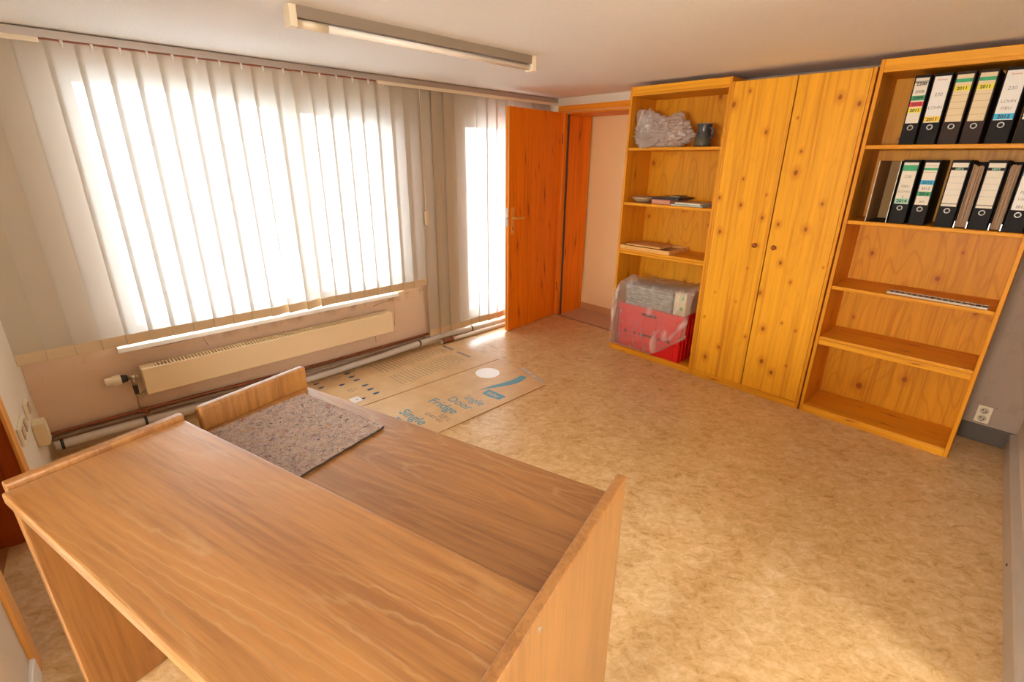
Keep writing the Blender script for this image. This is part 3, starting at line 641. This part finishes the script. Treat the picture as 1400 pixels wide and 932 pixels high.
binder(0.375, 0.442, r1, 'black binder with stacked 2008 green red yellow year strips, leftmost on top shelf', [('band', 0.278, 0.302, 'paper_ivory', '2200', 'ink_black'), ('band', 0.295, 0.303, 'ink_black', None, None), ('text', 0.248, 0.019, '2008', 'ink_black'), ('band', 0.213, 0.236, 'green', '2009', 'ink_black'), ('band', 0.184, 0.207, 'red', '2010', 'ink_black'), ('band', 0.155, 0.178, 'yellow', '2011', 'ink_black')])
binder(0.289, 0.365, r1, 'black binder with amber 2011 strip under handwritten LOHN on top shelf', [('text', 0.299, 0.011, 'Brunnen', 'ink_red'), ('text', 0.228, 0.022, '230', 'ink_grey'), ('text', 0.168, 0.020, 'LOHN', 'ink_grey'), ('band', 0.108, 0.133, 'amber', '2011', 'ink_black')], lab='paper_white')
for x0, x1, q in ((0.204, 0.278, 'left'), (0.119, 0.192, 'right')):
    binder(x0, x1, r1, 'brown-black binder, cream label, green bar over yellow 2011, %s one of its pair' % q, [('band', 0.283, 0.299, 'green', None, None), ('band', 0.245, 0.268, 'yellow', '2011', 'ink_black'), ('lines', (0.225, 0.195, 0.165, 0.135), 'kraft')], 'binder_brown', lab='paper_cream')
binder(0.016, 0.098, r1, 'black binder with blue 2012 strip under handwritten LOHN FIBU on top shelf', [('text', 0.299, 0.011, 'Brunnen', 'ink_red'), ('text', 0.235, 0.022, '230', 'ink_grey'), ('text', 0.180, 0.019, 'LOHN', 'ink_grey'), ('text', 0.150, 0.019, 'FIBU', 'ink_grey'), ('band', 0.108, 0.133, 'blue', '2012', 'ink_black')], lab='paper_white')
binder(-0.080, -0.004, r1, 'black binder with plain white label and black line, rightmost on top shelf', [('lines', (0.115, 0.117, 0.119), 'ink_black'), ('lines', (0.15, 0.19, 0.23), 'ink_grey')], lab='paper_white')
binder(0.322, 0.396, r2, 'black binder with pale green 2014 strip beside the open brown file box', [('band', 0.275, 0.305, 'green', None, None), ('text', 0.240, 0.020, '230', 'ink_grey'), ('text', 0.190, 0.018, 'FIBU', 'ink_grey'), ('text', 0.163, 0.018, 'LOHN', 'ink_grey'), ('text', 0.138, 0.014, '2', 'ink_black'), ('band', 0.107, 0.133, 'mint', '2014', 'ink_black')])
binder(0.237, 0.305, r2, 'black binder with blue 2012 and green 2014 strips on the second shelf', [('lines', (0.302, 0.270), 'ink_black'), ('band', 0.280, 0.292, 'green', None, None), ('band', 0.208, 0.231, 'blue', '2012', 'ink_black'), ('text', 0.182, 0.018, '2013', 'ink_black'), ('band', 0.150, 0.173, 'green', '2014', 'ink_black'), ('text', 0.118, 0.012, '2015', 'ink_black')])
for x0, x1, q in ((0.120, 0.194, 'left of both paper-edge binders'), (-0.016, 0.057, 'between the two paper-edge binders')):
    binder(x0, x1, r2, 'black binder with blank ruled label under dark logo bar, ' + q, [('band', 0.283, 0.297, 'binder', 'LEITZ', 'mint'), ('lines', (0.25, 0.22, 0.19, 0.16), 'slate'), ('lines', (0.116, 0.118, 0.120), 'ink_black')])
binder(-0.147, -0.073, r2, 'black binder with slate bar above handwritten text, rightmost on second shelf', [('band', 0.262, 0.295, 'slate', None, None), ('text', 0.228, 0.022, '230', 'ink_grey'), ('text', 0.180, 0.019, 'FIBU', 'ink_grey'), ('text', 0.152, 0.019, 'Lohn', 'ink_grey'), ('text', 0.115, 0.018, '2013', 'ink_black')], lab='paper_white')
def reversed_binder(x0, x1, label):
    w = x1-x0; h = w/2; H = 0.325; t = thing('reversed_binder', label, 'binder', at(FR_SHELF, (x0+x1)/2, -0.04, r2), 'binders turned with paper edges out')
    bm = BM(); box(bm, -h, -h+0.003, -0.285, 0, 0, H, 0.001, 1); box(bm, h-0.003, h, -0.285, 0, 0, H, 0.001, 1); box(bm, -h+0.002, h-0.002, -0.287, -0.284, 0, H); obj('cover', bm, 'binder', t)
    bm = BM(); n = 7
    for i in range(n):
        a0 = -h+0.005 + (w-0.010)*i/n; box(bm, a0, a0+(w-0.010)/n-0.0006, -0.25, -0.006-random.uniform(0, 0.012), 0.005, H-0.012-random.uniform(0, 0.012))
    obj('paper_block', bm, 'pages', t)
    for s in (-1, 1):
        bm = BM(); xx = s*(h-0.0016); box(bm, xx-0.0022, xx+0.0022, -0.012, 0.0012, 0, 0.034, 0.0005, 1); obj('edge_guard', bm, 'steel', t)
reversed_binder(0.062, 0.115, 'binder turned paper edges outward, between the two ruled-label binders')
reversed_binder(-0.068, -0.021, 'binder turned paper edges outward, beside the slate-bar binder at the right')
fb = thing('file_box', 'open black file box with brown inside, left end of second shelf', 'file box', at(FR_SHELF, 0.452, -0.02, r2))
bm = BM(); hw = 0.050; box(bm, -hw, -hw+0.003, -0.27, 0, 0, 0.326); box(bm, hw-0.003, hw, -0.27, 0, 0, 0.326); box(bm, -hw, hw, -0.273, -0.27, 0, 0.326); box(bm, -hw, hw, -0.27, 0, 0, 0.003); obj('shell', bm, 'binder', fb)
bm = BM(); box(bm, -hw+0.003, -hw+0.0045, -0.269, -0.002, 0.003, 0.325); box(bm, hw-0.0045, hw-0.003, -0.269, -0.002, 0.003, 0.325); box(bm, -hw+0.0045, hw-0.0045, -0.269, -0.267, 0.003, 0.325); obj('lining', bm, 'kraft', fb)
bm = BM(); box(bm, -hw, -hw+0.003, 0, 0.001, 0, 0.326); box(bm, hw-0.003, hw, 0, 0.001, 0, 0.326); obj('edge_strip', bm, 'paper_ivory', fb)
# slotted grille strip on the third shelf
vg = thing('vent_strip', 'grey slotted vent strip lying on the empty middle shelf', 'vent', at(FR_SHELF, 0.092, -0.064, 0.8618, math.radians(-4.3)))
bm = BM(); Lh = 0.218; Wh = 0.037; box(bm, -Lh, Lh, -Wh, -Wh+0.005, 0.0, 0.010); box(bm, -Lh, Lh, Wh-0.005, Wh, 0.0, 0.010)
for i in range(17):
    xx = -Lh + 2*Lh*i/16; box(bm, max(-Lh, xx-0.003), min(Lh, xx+0.003), -Wh+0.005, Wh-0.005, 0.0, 0.010)
obj('frame', bm, 'vent_light', vg)
bm = BM(); box(bm, -Lh+0.003, Lh-0.003, -Wh+0.005, Wh-0.005, 0.0, 0.003)
for i in range(16):
    for j in range(-2, 3):
        xx = -Lh+2*Lh*(i+0.5)/16; box(bm, xx-0.0105, xx+0.0105, j*0.012-0.002, j*0.012+0.002, 0.003, 0.007)
obj('louvres', bm, 'vent_dark', vg)

# ------------------------------------------------------------------ things on the left bookcase
vs = thing('stoneware_vase', 'dark glazed stoneware vase beside the clear plastic bag', 'vase', at(FR_SHELF, 1.602, -0.12, 1.6625))
bm = BM(); lathe(bm, [(0.050, 0.0), (0.060, 0.004), (0.061, 0.018), (0.055, 0.055), (0.046, 0.095), (0.046, 0.125), (0.051, 0.145), (0.052, 0.151), (0.047, 0.151), (0.041, 0.125), (0.041, 0.02)], seg=32); obj('body', bm, 'ceramic', vs)
bm = BM(); tube(bm, arc([(-0.046, 0.01, 0.125), (-0.070, 0.012, 0.112), (-0.074, 0.012, 0.085), (-0.056, 0.012, 0.055)], 6), 0.008, 10); obj('handle', bm, 'ceramic', vs)
bm = BM(); lathe(bm, [(0.0505, 0.1505), (0.052, 0.1535), (0.048, 0.1545), (0.046, 0.1505)], seg=32, cap=False); obj('rim', bm, 'bowl', vs)
bw = thing('stoneware_bowl', 'shallow tan stoneware bowl at the left end of the second shelf', 'bowl', at(FR_SHELF, 2.035, -0.115, 1.2575))
bm = BM(); lathe(bm, [(0.045, 0.0), (0.052, 0.002), (0.075, 0.018), (0.092, 0.036), (0.094, 0.040), (0.089, 0.040), (0.070, 0.018), (0.040, 0.006)], seg=32); obj('body', bm, 'bowl', bw)
def book(x0, x1, y0, y1, z, th, cov, pages, label, name='book', rz=0.0):
    t = thing(name, label, 'book', at(FR_SHELF, (x0+x1)/2, (y0+y1)/2, z, rz), 'books lying on the second shelf')
    w, d = (x1-x0)/2, (y1-y0)/2
    bm = BM(); box(bm, -w, w, -d, d, 0, 0.003, 0.001, 1); box(bm, -w, w, -d, d, th-0.003, th, 0.001, 1); box(bm, w-0.003, w, -d, d, 0.002, th-0.002); obj('cover', bm, cov, t)
    bm = BM(); box(bm, -w+0.004, w-0.003, -d+0.004, d-0.003, 0.003, th-0.003); obj('pages', bm, pages, t)
book(1.745, 1.908, -0.27, -0.030, 1.2575, 0.034, 'book_red', 'pages_pink', 'thick red book at the bottom of the pile in the middle of its shelf', rz=-0.04)
book(1.700, 1.930, -0.29, -0.065, 1.2920, 0.014, 'book_black', 'book_black', 'thin black book lying on the red book', rz=-0.02)
book(1.74, 1.83, -0.26, -0.14, 1.3065, 0.010, 'book_black', 'book_grey', 'small dark booklet on top of the black book', 'booklet', 0.1)
book(1.480, 1.735, -0.20, -0.012, 1.2575, 0.010, 'slate', 'paper_ivory', 'flat pale magazine beneath the grey book', 'magazine', -0.02)
book(1.500, 1.705, -0.22, -0.020, 1.2680, 0.014, 'book_grey', 'paper_ivory', 'grey beige book at the right end of its shelf', rz=-0.03)
tr = thing('wooden_tray', 'shallow pale wooden tray frame lying on the third shelf', 'tray', at(FR_SHELF, 1.915, -0.155, 0.8895))
bm = BM(); w, d, h = 0.222, 0.158, 0.030
box(bm, -w, w, d-0.014, d, 0, h, 0.002); box(bm, -w, w, -d, -d+0.014, 0, h, 0.002); box(bm, -w, -w+0.014, -d+0.014, d-0.014, 0, h, 0.002); box(bm, w-0.014, w, -d+0.014, d-0.014, 0, h, 0.002); obj('rim', bm, 'tray_wood', tr)
bm = BM(); box(bm, -w+0.014, w-0.014, -d+0.014, d-0.014, 0.002, 0.010); obj('bottom', bm, 'pipe_brown', tr)
t2 = thing('wooden_board', 'thin wooden board lying across the wooden tray', 'board', at(FR_SHELF, 1.945, -0.11, 0.9205))
bm = BM(); box(bm, -0.155, 0.155, -0.10, 0.085, 0, 0.012, 0.002); obj('plank', bm, 'tray_wood', t2)
bm = BM(); box(bm, -0.13, 0.13, -0.075, 0.055, 0.012, 0.0135); obj('recess', bm, 'hall_base', t2)

# crumpled clear bag on the top shelf
def blob(name, parent, mat, c, rad, lobes, floor=None, sub=6, ridge=0.30, seed=0.0, freq=3.2):
    bm = BM(); bmesh.ops.create_icosphere(bm, subdivisions=sub, radius=1.0)
    for v in bm.verts:
        d = v.co.normalized(); k = 1.0
        for ld, amp, wid in lobes:
            ldn = Vector(ld).normalized(); k += amp*math.exp((d.dot(ldn)-1)/wid)
        q = d*freq + Vector((seed, seed*0.7, -seed))
        r1_ = 1-abs(noise.noise(q))*2; r2_ = 1-abs(noise.noise(q*2.3+Vector((5, 1, 2))))*2; r3_ = noise.noise(q*5.1)
        k *= 1 + ridge*(0.62*r1_ + 0.30*r2_ + 0.10*r3_ - 0.35)
        v.co = Vector((c[0]+d.x*rad[0]*k, c[1]+d.y*rad[1]*k, c[2]+d.z*rad[2]*k))
        if floor is not None:
            yy = v.co.y - 0.128; f0 = floor if yy < 0.0 else floor-0.055*min(1, yy/0.012)
            v.co.x = min(v.co.x, 0.206+0.006*d.z)
            if v.co.z < f0: v.co.z = f0 + 0.25*abs(noise.noise(q*3))*0.02
    for f in bm.faces: f.smooth = True
    return obj(name, bm, mat, parent)
pb = thing('plastic_bag', 'crumpled clear plastic bag lying on the top shelf of the left bookcase', 'bag', at(FR_SHELF, 1.925, -0.12, 1.6635))
blob('film', pb, 'bag', (0.015, 0.0, 0.085), (0.215, 0.115, 0.100), [((0.75, 0.1, 1.05), 0.95, 0.020), ((1.0, 0.1, 0.62), 0.38, 0.06), ((0.35, 0, 1.0), 0.55, 0.05), ((-0.25, -0.2, 1.0), 0.55, 0.015), ((-0.55, -0.2, 0.9), 0.35, 0.04), ((-1, 0, 0.0), 0.12, 0.12), ((0.15, 0.9, -0.55), 0.45, 0.06)], 0.001, 6, 0.34, 2.3)
blob('film', pb, 'bag', (0.130, 0.01, 0.175), (0.056, 0.055, 0.065), [((-0.1, 0, 1), 0.45, 0.03)], None, 5, 0.30, 6.1)

# red crate in its bag on the bottom
cr = thing('plastic_crate', 'red plastic crate standing in the bottom of the left bookcase', 'crate', at(FR_SHELF, 1.80, -0.165, 0.0505))
bm = BM(); w, d, H = 0.292, 0.155, 0.385
box(bm, -w, w, -d, d, 0, 0.006)
for s in (-1, 1):
    box(bm, -w, w, s*d-(0.005 if s > 0 else 0), s*d+(0 if s > 0 else 0.005), 0, H); box(bm, s*w-(0.005 if s > 0 else 0), s*w+(0 if s > 0 else 0.005), -d, d, 0, H)
obj('body', bm, 'crate', cr)
bm = BM()
box(bm, -w-0.006, w+0.006, d, d+0.008, H-0.045, H, 0.002); box(bm, -w-0.006, w+0.006, -d-0.006, -d, H-0.045, H, 0.002); box(bm, w, w+0.006, -d, d, H-0.045, H, 0.002); box(bm, -w-0.006, -w, -d, d, H-0.045, H, 0.002)
obj('rim', bm, 'crate', cr)
bm = BM()
for xx in (-w+0.012, -0.235, -0.06, 0.06, 0.235, w-0.012): box(bm, xx-0.006, xx+0.006, d, d+0.007, 0, H-0.045, 0.001)
for zz in (0.012, 0.115, 0.19, 0.30): box(bm, -w, w, d, d+0.006, zz-0.006, zz+0.006, 0.001)
for yy in (-0.12, -0.06, 0.0, 0.06, 0.12): box(bm, -w-0.006, -w, yy-0.005, yy+0.005, 0, H-0.045, 0.001)
obj('ribs', bm, 'crate', cr)
for x0, x1, z0, z1 in ((-0.065, 0.075, 0.318, 0.338), (-0.045, 0.085, 0.145, 0.160)):
    bm = BM(); box(bm, x0, x1, d+0.001, d+0.0088, z0, z1, 0.002); obj('hand_slot', bm, 'slot', cr)
bm = BM()
for xx in (-0.19, -0.10, 0.13, 0.22): lathe(bm, [(0.013, 0.0), (0.013, 0.0045)], (xx, d, 0.150), 14, 'y')
obj('drain_holes', bm, 'slot', cr)
nw = thing('newspaper_stack', 'grey stack of old newspapers filling the red crate', 'newspapers', at(FR_SHELF, 1.845, -0.165, 0.0585))
bm = BM()
for i in range(24):
    z = i*0.0225; j = random.uniform(-0.004, 0.004) if i > 16 else 0; dx = 0.215+random.uniform(-0.006, 0.004); box(bm, -dx+j, dx+j, -0.135, 0.138+(random.uniform(-0.006, 0.008) if i > 16 else 0), z, z+0.0220, 0.004, 1)
obj('papers', bm, 'news', nw)
ct = thing('printed_carton', 'beige printed carton standing at the right in the red crate', 'box', at(FR_SHELF, 1.565, -0.165, 0.0585))
bm = BM(); box(bm, -0.050, 0.050, -0.125, 0.135, 0, 0.560, 0.003); obj('body', bm, 'carton', ct)
bm = BM(); box(bm, -0.045, 0.030, 0.135, 0.136, 0.42, 0.54); pc = obj('print_panel', bm, 'paper_cream', ct)
bm = BM(); lathe(bm, [(0.018, 0.136), (0.018, 0.1366)], (-0.012, 0, 0.515), 14, 'y'); lathe(bm, [(0.014, 0.136), (0.014, 0.1366)], (-0.016, 0, 0.43), 14, 'y'); obj('leaf_print', bm, 'green', pc)
# the bag's film over the crate: a loose sheet from the back of the pile over the front to a hem
def crate_bag():
    t = thing('plastic_bag', 'thin clear plastic bag pulled over the red crate', 'bag', at(FR_SHELF, 1.80, -0.01, 0.05))
    bm = BM(); NX, NV = 90, 80; g = []
    # section (y, z) from behind over the top to the hem, relative to the object's origin
    sec = [(-0.29, 0.572), (-0.16, 0.574), (-0.05, 0.572), (0.010, 0.556), (0.030, 0.49), (0.036, 0.38), (0.042, 0.25), (0.045, 0.13), (0.034, 0.05), (0.020, 0.02)]
    S_ = arc([(0, y, z) for y, z in sec], 12)
    for i in range(NV+1):
        row = []; f = i/NV; k = f*(len(S_)-1); a = int(min(k, len(S_)-2)); p = S_[a].lerp(S_[a+1], k-a)
        for j in range(NX+1):
            u = j/NX
            xl = -0.365 + 0.02*f; xr = 0.335 + 0.036*min(1, f*1.6)             # local x: right side .. left side of the picture
            if f < 0.45: xl, xr = -0.358, 0.20 + 0.132*min(1, (f/0.45)**1.2)
            if p.y < 0.006: xr = min(xr, 0.332)
            x = xl + (xr-xl)*u; y, z = p.y, p.z
            lift = max(0.0, (0.42-u)/0.42)                                       # hem climbs to the right
            if f > 0.5: z += lift**1.3*0.235*((f-0.5)/0.5)
            edge = max(0, u-0.86)/0.14
            if f > 0.4: y = y*(1-edge) + 0.016*edge if y > 0.016 else y
            q = Vector((x*9, z*4, 3.3)); nn = 1-2*abs(noise.noise(q)); n2 = 1-2*abs(noise.noise(Vector((x*17+z*9, z*7-x*5, 8.1))))
            dsp = 0.009*nn + 0.007*n2
            if f > 0.38: y = max(y + max(dsp, -0.008), 0.004 if x > 0.33 else -0.1)
            else: z += max(0, dsp)*1.2 + 0.055*math.exp(-((x-0.20)/0.05)**2)*math.exp(-((y+0.02)/0.06)**2) + 0.03*math.exp(-((x+0.30)/0.06)**2)
            row.append(bm.verts.new((x, y, z)))
        g.append(row)
    for i in range(NV):
        for j in range(NX): bm.faces.new((g[i][j], g[i][j+1], g[i+1][j+1], g[i+1][j])).smooth = True
    hem = [v.co.copy() for v in g[-1]][::3]
    obj('film', bm, 'bag_thin', t)
    bm = BM(); tube(bm, hem, 0.0035, 6); obj('hem', bm, 'bag', t)
    return t
crate_bag()

# ------------------------------------------------------------------ desk
dk = thing('office_desk', 'oak veneer desk with a high front top and lower rear top', 'desk', FR_DESK)
def slab(name, x0, x1, y0, y1, z0, z1, mat, bev=0.004): 
    bm = BM(); box(bm, x0, x1, y0, y1, z0, z1, bev, 3); return obj(name, bm, mat, dk)
slab('side_panel', 0.224, 0.639, 1.565, 1.594, 0, 0.813, 'oak_side', 0.006)
slab('side_panel', 0.684, 1.082, 1.563, 1.594, 0, 0.813, 'oak_side', 0.010)
rp = slab('side_panel', 0.215, 1.056, 0.281, 0.306, 0, 0.813, 'oak_side', 0.004)
slab('front_top', 0.212, 0.637, 0.3065, 1.5645, 0.764, 0.797, 'oak_top', 0.008)
slab('rear_top', 0.640, 1.076, 0.3065, 1.5625, 0.706, 0.731, 'oak_top', 0.003)
slab('support_rail', 0.612, 0.636, 0.3065, 1.5645, 0.66, 0.7635, 'oak_side', 0.002)
slab('stretcher', 0.86, 0.88, 0.3065, 1.5625, 0.40, 0.7055, 'oak_side', 0.002)
bm = BM(); lathe(bm, [(0.0075, -0.0015), (0.0075, 0.001)], (0.582, 0.281, 0.776), 16, 'y'); sc_ = obj('cam_fitting', bm, 'steel', rp)
# felt
fp = thing('felt_mat', 'ragged grey felt mat of recycled fibres lying on the lower desk top', 'felt mat', at(FR_DESK, 0, 0, 0.7315))
outl = []
cor = [(0.657, 1.082), (1.006, 1.080), (1.020, 1.508), (0.657, 1.530)]
for k in range(4):
    p, q = Vector(cor[k]), Vector(cor[(k+1) % 4])
    for i in range(26):
        r = p.lerp(q, i/26); outl.append((r.x+0.003*noise.noise(Vector((r.x*45, r.y*45, k)))+0.0015*random.uniform(-1, 1), r.y+0.003*noise.noise(Vector((r.x*45, r.y*45, k+9)))+0.0015*random.uniform(-1, 1)))
bm = BM(); prism(bm, outl, 0.0005, 0.009, 2); ft = obj('pile', bm, ['felt', 'felt_edge'], fp)
for f in ft.data.polygons:
    if abs(f.normal.z) < 0.5: f.material_index = 1

# ------------------------------------------------------------------ flattened carton on the floor
cb = thing('flattened_carton', 'flattened fridge carton with blue lettering on the floor behind the desk', 'cardboard', Matrix.Translation((0, 0, 0.001)))
bm = BM(); zc = 0.006
prism(bm, [(1.10, 2.115), (2.562, 2.062), (2.672, 2.560), (2.676, 2.655), (1.10, 2.74)], 0, zc, 2); prism(bm, [(1.10, 2.752), (2.674, 2.664), (2.692, 3.238), (2.45, 3.262), (1.10, 3.29)], 0, zc, 2)
board = obj('board', bm, ['card', 'card_edge'], cb)
for f in board.data.polygons:
    if abs(f.normal.z) < 0.5: f.material_index = 1
bm = BM(); prism(bm, [(1.10, 2.738), (2.676, 2.653), (2.676, 2.666), (1.10, 2.754)], 0, zc-0.001, 2); obj('fold', bm, 'card_edge', cb)
ZT = zc+0.0003
bm = BM(); lathe(bm, [(0.094, 0.0), (0.094, 0.0006)], (2.412, 2.522, ZT), 40); obj('round_sticker', bm, 'disc', cb)
bm = BM(); prism(bm, [(p.x, p.y) for p in arc([(2.158, 2.345, 0), (2.27, 2.334, 0), (2.38, 2.308, 0), (2.47, 2.297, 0), (2.556, 2.303, 0)], 6) + arc([(2.572, 2.252, 0), (2.49, 2.232, 0), (2.41, 2.238, 0), (2.33, 2.268, 0), (2.24, 2.312, 0)], 6)], ZT, ZT+0.0004, 2); obj('swoosh', bm, 'ink_blue', cb)
bm = BM(); prism(bm, [(2.218, 2.302), (2.221, 2.138), (2.152, 2.138), (2.145, 2.180), (2.135, 2.215), (2.142, 2.298)], ZT, ZT+0.0004, 2); lg = obj('logo', bm, 'ink_blue', cb)
RZ = Matrix.Rotation(-PI/2, 4, 'Z')
def ctext(s, X, Y, size, mat='ink_blue', sx=1.0, bold=0.0): return lettering(s, size, mat, cb, Matrix.Translation((X, Y, ZT+0.0005)) @ RZ, 'LEFT', sx, bold=bold)
ctext('beko', 2.160, 2.275, 0.062, 'card', 0.85)
ctext('ingle', 1.995, 2.335, 0.100, sx=0.95); ctext('Door', 1.900, 2.405, 0.100, sx=1.0); ctext('Fridge', 1.795, 2.475, 0.106, sx=1.0, bold=0.001)
ctext('Single', 1.562, 2.485, 0.106, bold=0.001); ctext('Door', 1.455, 2.440, 0.106, bold=0.001); ctext('225 L', 1.715, 2.262, 0.050, 'ink_grey', 0.9); ctext('GVRT 455', 1.668, 2.350, 0.046, 'ink_grey', 0.85)
def lines(x0, x1, n, ya0, yb0, ya1, yb1, w, mat):
    bm = BM()
    for i in range(n):
        f = i/(n-1); x = x0+(x1-x0)*f; a_ = ya0+(ya1-ya0)*f; b_ = yb0+(yb1-yb0)*f - 0.03*random.random()
        prism(bm, [(x, a_), (x, b_), (x+w, b_), (x+w, a_)][::-1], ZT, ZT+0.0003, 2)
    o = obj('printed_table', bm, mat, cb); return o
lines(1.852, 2.48, 20, 3.295, 3.115, 3.235, 3.115, 0.006, 'ink_grey'); lines(1.84, 2.45, 20, 3.01, 2.83, 3.03, 2.83, 0.005, 'ink_grey')
ctext('XXXX XXX'.replace('X', 'l'), 2.535, 3.235, 0.028, 'ink_navy'); lines(2.53, 2.545, 2, 3.22, 3.10, 3.22, 3.10, 0.008, 'ink_navy'); lines(2.525, 2.54, 2, 3.03, 2.87, 3.03, 2.87, 0.008, 'ink_navy')
def icon(x, y, s, mat='ink_navy'):
    bm = BM(); lathe(bm, [(s*0.5, 0.0), (s*0.5, 0.0004)], (x, y, ZT), 10); box(bm, x-s*0.9, x-s*0.2, y-s*0.45, y+s*0.45, ZT, ZT+0.0004); box(bm, x+s*0.3, x+s*0.8, y-s*0.2, y+s*0.2, ZT, ZT+0.0004)
    obj('printed_icon', bm, mat, cb)
for x, y in ((1.651, 3.285), (1.641, 3.207), (1.637, 3.127), (1.633, 3.002), (1.627, 2.917), (1.621, 2.833)): icon(x, y, 0.030)
for x, y in ((1.52, 3.13), (1.395, 3.275), (1.391, 3.191), (1.509, 2.823)): icon(x, y, 0.026)
def glass_icon(x, y, s=0.05):
    bm = BM()
    for a0, a1 in (((-1, -1), (1, -0.4)), ((-1, 1), (1, 0.4)), ((-1, -1), (-1, 1)), ((1, -.4), (1, .4)), ((-.3, -.8), (-.3, .8))):
        p, q = Vector((x+a0[0]*s*.6, y+a0[1]*s*.5)), Vector((x+a1[0]*s*.6, y+a1[1]*s*.5)); nn = (q-p).orthogonal().normalized()*0.002
        prism(bm, [tuple(p-nn), tuple(q-nn), tuple(q+nn), tuple(p+nn)], ZT, ZT+0.0003, 2)
    obj('printed_symbol', bm, 'ink_grey', cb)
glass_icon(1.545, 3.265); glass_icon(1.528, 2.998)
bm = BM(); box(bm, 1.43, 1.50, 2.80, 2.885, ZT, ZT+0.0005); ps = obj('paper_sticker', bm, 'paper_white', cb)
bm = BM(); box(bm, 1.468, 1.478, 2.838, 2.850, ZT+0.0005, ZT+0.0008); obj('sticker_mark', bm, 'ink_navy', ps)
bm = BM(); prism(bm, [(2.570, 2.10), (2.600, 2.085), (2.690, 2.40), (2.655, 2.41)], ZT-0.0002, ZT+0.0006, 2); obj('packing_tape', bm, 'bag', cb)

# ------------------------------------------------------------------ sockets and switches
def plate(name, label, cat, fr, x, z, w, h, y_dir, mat, parts, dep=0.012):
    t = thing(name, label, cat, at(fr, x, 0, z))
    bm = BM(); y0, y1 = (-dep, 0.0) if y_dir < 0 else (0.0, dep); box(bm, -w/2, w/2, y0, y1, -h/2, h/2, 0.004); obj('plate', bm, mat, t)
    yf = -dep if y_dir < 0 else dep
    for kind, px_, pz in parts:
        if kind == 'socket':
            bm = BM(); s = 1 if y_dir > 0 else -1
            lathe(bm, [(0.0215, yf), (0.0215, yf+s*0.003), (0.0185, yf+s*0.003), (0.0185, yf+s*0.0005)], (px_, 0, pz), 24, 'y', False); so = obj('socket_ring', bm, 'old_plastic', t)
            bm = BM()
            for dx in (-0.0095, 0.0095): lathe(bm, [(0.0036, yf), (0.0036, yf+s*0.0012)], (px_+dx*0.6, 0, pz+dx*0.75), 10, 'y')
            lathe(bm, [(0.0185, yf), (0.0185, yf+s*0.0004)], (px_, 0, pz), 24, 'y'); obj('socket_well', bm, 'book_grey', so)
            bm = BM()
            for dx in (-0.0095, 0.0095): lathe(bm, [(0.0036, yf+s*0.0004), (0.0036, yf+s*0.0014)], (px_+dx*0.8, 0, pz+dx*0.5), 10, 'y')
            box(bm, px_-0.003, px_+0.003, min(yf, yf+s*0.0014), max(yf, yf+s*0.0014), pz-0.019, pz-0.014); obj('pin_holes', bm, 'dark', so)
        else:
            bm = BM(); y2 = yf-0.004 if y_dir < 0 else yf+0.004; box(bm, px_-0.026, px_+0.026, min(yf, y2), max(yf, y2), pz-0.026, pz+0.026, 0.002); obj(kind, bm, 'bowl' if kind == 'insert' else mat, t)
    return t
fr_sw = FR_SHELF @ Matrix.Translation((0, DW, 0))
plate('power_socket', 'cream double socket above the dark skirting at the right of the shelves', 'socket', fr_sw, -0.255, 0.175, 0.066, 0.105, 1, 'cream_plastic', [('socket', 0, 0.024), ('socket', 0, -0.024)], 0.014)
plate('switch_plate', 'cream double plate with brown inserts nearest the left door casing', 'switch', FR_LEFT, lx(2.925), 0.405, 0.20, 0.088, -1, 'cream_plastic', [('insert', -0.045, 0), ('insert', 0.045, 0)])
plate('switch_plate', 'cream single plate on the left wall above the junction box', 'switch', FR_LEFT, lx(3.185), 0.400, 0.10, 0.080, -1, 'cream_plastic', [('insert', 0.01, 0)])
jb = thing('junction_box', 'yellowed cream junction box low on the left wall by the corner', 'junction box', at(FR_LEFT, lx(3.205), 0, 0.255))
bm = BM(); box(bm, -0.045, 0.045, -0.045, 0.0, -0.06, 0.06, 0.005); obj('body', bm, 'old_plastic', jb)
bm = BM(); box(bm, -0.040, 0.040, -0.049, -0.044, -0.055, 0.055, 0.003); obj('cover', bm, 'old_plastic', jb)
